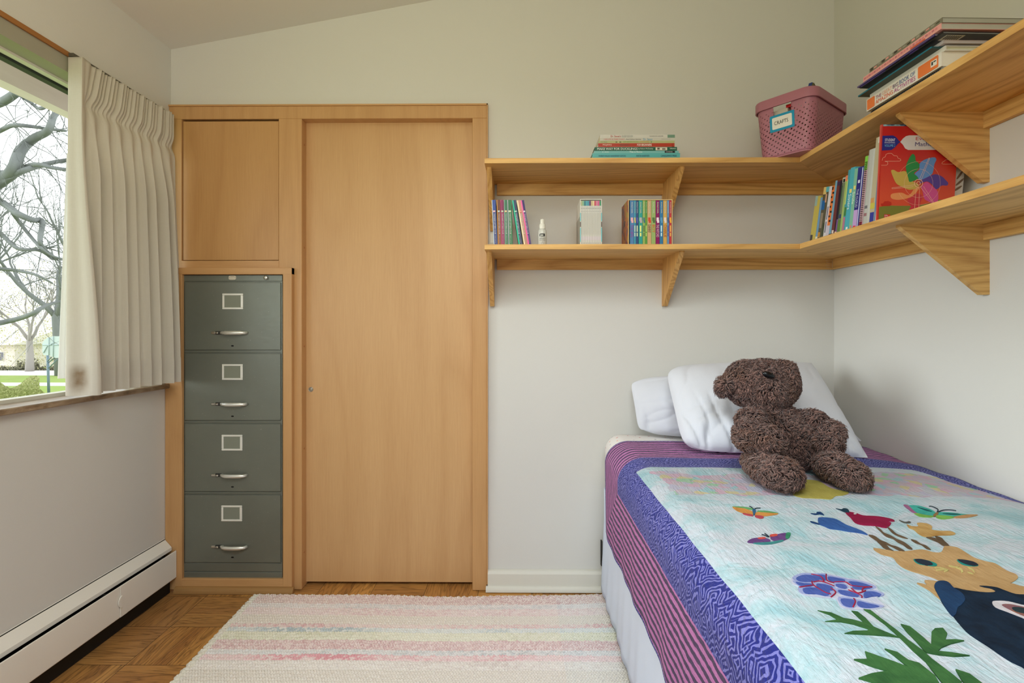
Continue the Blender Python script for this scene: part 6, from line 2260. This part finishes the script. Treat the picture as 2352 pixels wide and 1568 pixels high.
def curt(u_, v_, off=0.0):
    # v 0 at the top
    zf = v_
    zt = ZT
    z_ = zt - (zt - ZBT) * v_
    # u 0..0.085 return panel at the left end, then pleats
    low = sst(v_, .0, 1.0)
    head = v_ < .125
    ret = .085
    y0 = 1.812 - .020 * low
    if u_ < ret:
        t = u_ / ret
        xa = -1.556 + .012 * low
        xb_ = -1.508 + .062 * sst(v_, .15, 1.0)
        X = xa + (xb_ - xa) * t
        y0 = y0 - .004 * math.sin(t * 7.5 + 1) * low
        Y = y0 + .020 * low * t - .006 * math.sin(math.pi * t) * low
        return Vector((X, Y - off, z_))
    t = (u_ - ret) / (1 - ret)
    hd = 1 - sst(v_, .10, .145)                  # 1 in the heading
    bl = sst(v_, .125, .36)
    tw = t + .010 * math.sin(t * 9 + 1) + .006 * math.sin(t * 23)
    ph = NF * tw
    fr2 = ph - math.floor(ph)
    saw_a, saw_b = math.sin(2 * math.pi * (fr2 ** .72)), math.sin(2 * math.pi * fr2)
    fi = int(ph) % 10
    amp = (.004 + .019 * bl) * (.62, 1.1, .8, 1.25, .7, 1.05, .9, 1.2, .75, 1.0)[fi] * (1.0 + .2 * math.sin(7 * t + 2))
    mixs = (.2, .7, .35, .6, .15, .65, .4, .55, .3, .5)[fi]
    finew = math.sin(2 * math.pi * NF * 3.0 * t + math.sin(t * 30)) * .0055 * hd
    pinch = math.exp(-((v_ - .125) / .022) ** 2)
    Xc = -1.522 - .012 * pinch + .006 * low + (.012 + .026 * low) * t
    edge_ = 1 - sst(t, 0, .10)
    saw = saw_a * mixs + saw_b * (1 - mixs)
    X = Xc + amp * saw * (1 - .4 * edge_) + finew
    X = X * (1 - edge_) + (-1.508 + .062 * sst(v_, .15, 1.0)) * edge_
    Y = y0 + .020 * low + (2.306 - 1.812 + .014 * low) * t
    Y += .034 * hd * (1 - v_ / .125 if v_ < .125 else 0) * (1 - t) ** .7 * sst(t, 0, .08)
    Y += .006 * math.cos(2 * math.pi * ph) * bl
    X -= .020 * hd * (1 - min(1, v_ / .125)) * 0
    z_ += .006 * math.sin(ph * 2 * math.pi) * (1 - sst(v_, 0, .05)) * .3
    return Vector((X + off, Y, max(z_, ZBT)))


b = MB()
b.grid(lambda u_, v_: curt(u_, v_), 420, 110)
o = b.build('curtain_panel', M['linen'], cur)
so = o.modifiers.new('t', 'SOLIDIFY')
so.thickness = .0016
b = MB()
b.grid(lambda u_, v_: curt(u_, .910 + .0905 * v_, .0012) - Vector((0, 0, .001 * v_)), 420, 10)
b.build('curtain_hem', M['linen'], cur)
n = NT('curtain_lining')
n.base(srgb((232, 230, 228)))
n.fin(.9, 0, .05)
tl = n.n('ShaderNodeBsdfTranslucent')
tl.inputs[0].default_value = srgb((240, 238, 238))
mx = n.n('ShaderNodeMixShader')
mx.inputs[0].default_value = .5
n.t.links.new(n.b.outputs[0], mx.inputs[1])
n.t.links.new(tl.outputs[0], mx.inputs[2])
n.t.links.new(mx.outputs[0], n.out.inputs[0])
M['lining'] = n.m
b = MB()
b.grid(lambda u_, v_: Vector((-1.558 - (.004 + .034 * v_) * (1 - u_) * 1.0, 1.816 - .004 * math.sin(u_ * 9), 1.76 - (1.76 - .985) * v_)), 16, 30)
b.build('curtain_lining', M['lining'], cur)
tr_o = MB().box(-1.560, -1.540, 1.815, 2.33, ZT - .002 + .006, ZT + .016)
tr_o.build('curtain_track', plain((88, 84, 74), .5), None, loc=(-1.55, 1.8, ZT), label='slim grey curtain track above the window', cat='curtain rail')

# ------------------------------------------------------------------ outdoors
GZ = -2.15
n = NT('spring_lawn')
v = n.noise(n.coord('Object'), .6, 5, .7)
n.base(n.mix(v, srgb((120, 150, 66)), srgb((150, 162, 96))))
M['lawn'] = n.fin(.9, 0, .1)
MB().box(-140, -2.2, -20, 120, GZ - .2, GZ).build('ground_1', M['lawn'], kind='structure')
MB().box(-140, -20, onZ(60, 862, GZ).y, onZ(60, 850, GZ).y + 1, GZ, GZ + .02).build('street_1', plain((226, 224, 220), .8), kind='structure')
MB().box(-60, -5, onZ(60, 886, GZ).y, onZ(60, 879, GZ).y, GZ, GZ + .015).build('path_1', plain((220, 216, 208), .8), kind='structure')
# eave of the roof over the window
zo = H + .47 * 2.25
eave = MB()
eave.box(-2.25, XL - TW - .001, -2, 6, 2.33, 2.40)
eave.box(-2.27, -2.20, -2, 6, zo, 2.44)
n = NT('weathered_soffit')
v = n.noise(n.coord('Object', (1, .08, 1)), 8, 4, .6, .4)
n.base(n.mix(v, srgb((244, 232, 226)), srgb((196, 182, 176))))
M['soffit'] = n.fin(.7, 0, .2)
eave.build('eave_1', M['soffit'], kind='structure')
# outer wall lining strip beside the window
barkn = NT('pale_bark')
v = barkn.noise(barkn.coord('Object', (1, 1, .3)), 6, 5, .7)
barkn.base(barkn.mix(v, srgb((132, 136, 134)), srgb((100, 104, 104))))
M['bark'] = barkn.fin(.9, 0, .1)
M['bark2'] = plain((160, 154, 150), .9)


def limb(b, pts, r0, r1, seg=7):
    k_ = len(pts)
    b.tube(pts, [r0 + (r1 - r0) * i / (k_ - 1) for i in range(k_)], seg)


def twigs(b, p, d, L, r, depth, rnd_, up=.25, spread=.75, kids=3, r_min=.012):
    """random branch system growing from p in direction d"""
    segs = 5
    pts = [Vector(p)]
    dd = Vector(d).normalized()
    for i in range(segs):
        dd = (dd + Vector((rnd_.uniform(-1, 1), rnd_.uniform(-1, 1), rnd_.uniform(-1, 1) + up)) * .22).normalized()
        pts.append(pts[-1] + dd * L / segs)
    b.tube(pts, [max(r_min, r * (1 - .6 * i / segs)) for i in range(segs + 1)], 5 if depth > 1 else 4)
    if depth <= 0:
        return
    for i in range(kids):
        q = pts[rnd_.randint(2, segs)]
        nd = (dd + Vector((rnd_.uniform(-1, 1), rnd_.uniform(-1, 1), rnd_.uniform(-1, 1))) * spread).normalized()
        twigs(b, q, nd, L * rnd_.uniform(.55, .8), r * .5, depth - 1, rnd_, up, spread, kids, r_min)


# big oak whose limbs fill the upper part of the view
oak = empty('oak_tree', (onY(-120, 700, 9).x, 9, GZ), 'large bare oak whose thick limbs cross the upper window view', 'tree')
Yo = 8.5
P2 = lambda L, Y: [onY(x, y, Y + .3 * math.sin(i * .35)) for i, (x, y) in enumerate(L)]
thick = [([(-60, 250), (0, 236), (35, 215), (70, 190), (100, 160)], .10, .055), ([(-60, 330), (0, 300), (30, 288), (70, 290), (110, 296), (150, 300)], .05, .03),
         ([(-80, 470), (0, 415), (30, 392), (45, 350), (75, 320), (110, 300), (125, 265), (150, 250)], .14, .045), ([(-40, 440), (0, 425), (40, 398), (100, 378), (160, 366)], .08, .04),
         ([(-40, 400), (20, 395), (80, 378), (120, 385), (170, 392)], .06, .035), ([(-40, 455), (0, 462), (40, 490), (75, 505), (97, 508), (92, 550), (100, 570), (130, 595)], .075, .035),
         ([(-30, 520), (0, 535), (40, 570), (90, 575), (120, 595)], .05, .025), ([(30, 490), (60, 530), (90, 565), (115, 585), (160, 600)], .04, .02), ([(40, 215), (70, 235), (95, 250), (130, 230), (155, 225)], .035, .022),
         ([(-30, 615), (30, 620), (80, 630), (120, 650)], .045, .02), ([(0, 190), (40, 195), (60, 190)], .03, .02), ([(-20, 745), (30, 735), (70, 722), (110, 700), (150, 690)], .06, .03)]
b = MB()
rnd_ = random.Random(21)
for L, r0, r1 in thick:
    limb(b, P2(cat(L, 6, False), Yo), r0 * .8, r1 * .7, 9)
trunk_pts = [Vector((onY(-260, 900, Yo).x, Yo, GZ + .002)), onY(-250, 760, Yo), onY(-200, 600, Yo), onY(-120, 500, Yo), onY(-60, 440, Yo)]
limb(b, trunk_pts, .38, .14, 10)
for tgt in ((-60, 250), (-60, 330), (-40, 615), (-30, 520), (-40, 400)):
    limb(b, [onY(-190, 590, Yo), onY((tgt[0] - 150) / 2, (tgt[1] + 560) / 2, Yo), onY(tgt[0], tgt[1], Yo)], .10, .05)
for L, r0, r1 in thick[:-1]:
    pl_ = P2(L, Yo)
    for i in range(1, len(pl_)):
        for q in range(2):
            p_ = pl_[i - 1].lerp(pl_[i], rnd_.random())
            twigs(b, p_, (rnd_.uniform(.0, 1), rnd_.uniform(-.4, .4), rnd_.uniform(-.8, .6)), rnd_.uniform(.5, 1.2), .007, 2, rnd_, -.1, .7, 2, .0022)
b.build('branches', M['bark'], oak)


def tree(label, base, hgt_, r, seed, mat_, lean=(0, 0), d0=5, kids=3, spread=.7, foliage=None):
    rn = random.Random(seed)
    t_ = empty('street_tree', base, label, 'tree', None)
    b = MB()
    p0 = Vector(base)
    p1 = p0 + Vector((lean[0], lean[1], hgt_ * .28))
    limb(b, [p0, (p0 + p1) / 2 + Vector((.03, 0, 0)), p1, p1 + Vector((0, 0, r))], r, r * .5, 9)
    for i in range(kids + 1):
        an = 2 * math.pi * i / (kids + 1) + rn.random()
        twigs(b, p1, (math.cos(an) * .8, math.sin(an) * .8, 1.0), hgt_ * .36, r * .45, d0 - 1, rn, .2, spread, kids)
    b.build('trunk_and_branches', mat_, t_)
    return t_


p = onZ(68, 853, GZ)
tree('small budding tree directly behind the left window edge, in front of the pale house', (p.x, p.y, GZ), 8.6, .30, 4, M['bark2'], d0=5, kids=3)
p = onZ(143, 862, GZ)
tree('tall tree with a thick grey trunk behind the basketball hoop', (p.x, p.y, GZ), 15.0, .45, 11, M['bark'], (-.4, 0), d0=5, kids=3, spread=.6)
p = onZ(8, 858, GZ)
tree('tall bare tree at the far left of the window view', (p.x + .5, p.y - 6, GZ), 15.0, .42, 15, M['bark'], (.8, 0), d0=5, kids=3, spread=.65)

# budding haze of small leaves: countless, one object
n = NT('spring_buds')
n.base(srgb((190, 186, 140)))
M['buds'] = n.fin(.9, 0, .1)
rg2 = np.random.default_rng(4)
b = MB()
pc_ = onY(60, 690, 44)
for q in range(8000):
    x_, y_ = rg2.uniform(-20, 160), 850 - abs(rg2.normal()) * 110
    if y_ < 560:
        continue
    p_ = onY(x_, y_, rg2.uniform(42, 52))
    s_ = rg2.uniform(.03, .07)
    dq = Vector(rg2.normal(size=3)).normalized() * s_
    dp_ = dq.cross(Vector((.3, 1, .2))).normalized() * s_
    b.add([p_ - dq, p_ + dp_, p_ + dq, p_ - dp_], [(0, 1, 2, 3)])
b.build('budding_foliage', M['buds'], None, loc=pc_, label='yellow green haze of budding leaves on the far trees', cat='foliage', kind='stuff')

# shrubs just below the window
b = MB()
n = NT('forsythia_leaves')
v = n.noise(n.coord('Object'), 8, 2)
n.base(n.mix(v, srgb((182, 182, 128)), srgb((130, 140, 84))))
M['shrub'] = n.fin(.9, 0, .1)
for q in range(16000):
    x_ = rg2.uniform(-60, 160)
    y_ = 925 - rg2.uniform(0, 1) ** 1.0 * (58 if x_ < 90 else 30) + 14 * math.sin(x_ * .06)
    p_ = onY(x_, y_ + 10, rg2.uniform(10.5, 13))
    s_ = rg2.uniform(.008, .024)
    dq = Vector(rg2.normal(size=3)).normalized() * s_
    dp_ = dq.cross(Vector((.3, 1, .2))).normalized() * s_
    b.add([p_ - dq, p_ + dp_, p_ + dq, p_ - dp_], [(0, 1, 2, 3)])
b.build('flowering_shrub', M['shrub'], None, loc=(onY(40, 920, 12).x, 12, GZ), label='yellow green spring shrubs along the bottom of the window view', cat='shrub', kind='stuff')

# basketball hoop
Yb = 27.5
pb = onZ(112, 902, GZ)
Yb = pb.y
hoop = empty('basketball_hoop', (pb.x, pb.y, GZ), 'grey basketball hoop with fan shaped backboard on a pole on the lawn', 'basketball hoop')
hm = plain((106, 128, 134), .6)
MB().tube([(pb.x, pb.y, GZ), onY(109.5, 812, Yb)], .062, 10).build('pole', plain((110, 130, 146), .6), hoop)
bd = [(97, 790), (98, 786), (104, 779), (112, 774), (122, 772), (135, 772), (148, 774), (158, 780), (163, 788), (163, 812), (150, 820), (128, 822), (112, 816), (100, 815), (97, 808)]
b = MB()
b.prism([onY(x, y, Yb - .6) for x, y in bd], (0, .05, 0))
b.build('backboard', plain((186, 198, 200), .6), hoop)
b = MB()
for L in ([(112, 774), (112, 816)], [(122, 772), (122, 820)], [(97, 792), (163, 792)], [(100, 810), (108, 795), (125, 786)]):
    b.tube([onY(x, y, Yb - .62) for x, y in L], .018, 5)
b.build('board_ribs', plain((160, 178, 180), .6), hoop)
b = MB()
for L in ([(112, 832), (130, 818)], [(112, 845), (132, 825)], [(109, 829), (118, 820)]):
    b.tube([onY(L[0][0], L[0][1], Yb), onY(L[1][0], L[1][1], Yb - .5)], .03, 6)
b.build('brace', hm, hoop)

# houses
def house(label, px0, px1, py_top, Yh, dcol, windows):
    p0, p1 = onY(px0, 850, Yh), onY(px1, 850, Yh)
    zt_ = onY(0, py_top, Yh).z
    hs_ = empty('neighbour_house', ((p0.x + p1.x) / 2, Yh + 3, GZ), label, 'house')
    MB().box(p0.x, p1.x, Yh, Yh + 8, GZ, zt_).build('wall', plain(dcol, .9), hs_)
    b = MB()
    b.prism([(p0.x - .4, Yh - .6, zt_ - .05), (p0.x - .4, Yh + 8.6, zt_ - .05), (p0.x - .4, Yh + 4, zt_ + 1.3)], (p1.x - p0.x + .8, 0, 0))
    b.build('roof', plain((226, 220, 214), .9), hs_)
    for (a, c_, t_, u_) in windows:
        q0, q1 = onY(a, u_, Yh), onY(c_, t_, Yh)
        w_ = MB().box(q0.x, q1.x, Yh - .06, Yh + .02, q0.z, q1.z).build('window', plain((236, 234, 232), .6), hs_)
        k_ = (q1.x - q0.x) * .08
        MB().box(q0.x + k_, (q0.x + q1.x) / 2 - k_ / 2, Yh - .08, Yh - .05, q0.z + k_, q1.z - k_).build('pane', plain((120, 118, 130), .3), w_)
        MB().box((q0.x + q1.x) / 2 + k_ / 2, q1.x - k_, Yh - .08, Yh - .05, q0.z + k_, q1.z - k_).build('pane', plain((120, 118, 130), .3), w_)
    return hs_


house('pale clapboard house with a dark upright window at the far left outside', -60, 34, 790, 44, (232, 222, 214), [(-2, 10, 808, 829)])
house('pale yellow house with two panes, behind the basketball hoop outside', 37, 160, 782, 54, (234, 226, 214), [(82, 101, 810, 823)])
rg3 = random.Random(3)
b = MB()
for q in range(2600):
    x_ = rg3.uniform(-10, 150)
    p_ = onY(x_, 853 - abs(rg3.gauss(0, 1)) * (4 if x_ < 40 or x_ > 90 else 9), 42.5 + rg3.random())
    s_ = .10
    dq = Vector((rg3.gauss(0, 1), rg3.gauss(0, 1), rg3.gauss(0, 1))).normalized() * s_
    dp_ = dq.cross(Vector((.3, 1, .2))).normalized() * s_
    b.add([p_ - dq, p_ + dp_, p_ + dq, p_ - dp_], [(0, 1, 2, 3)])
b.build('foundation_hedge', plain((120, 118, 96), .9), None, loc=(onY(60, 850, 43).x, 43, GZ), label='low brown hedge along the foot of the far houses', cat='hedge', kind='stuff')
# small grey boulder by the street
pv = onZ(74, 877, GZ)
b = MB()
b.ellipsoid((pv.x, pv.y, GZ + .10), (.24, .20, .16), None, 12, 8)
b.v = [(x + .02 * math.sin(z * 40), y, z + .02 * math.sin(x * 23)) for x, y, z in b.v]
b.build('garden_boulder', plain((110, 112, 122), .8), None, loc=(pv.x, pv.y, GZ), label='small grey boulder on the lawn beyond the shrubs outside the window', cat='rock')
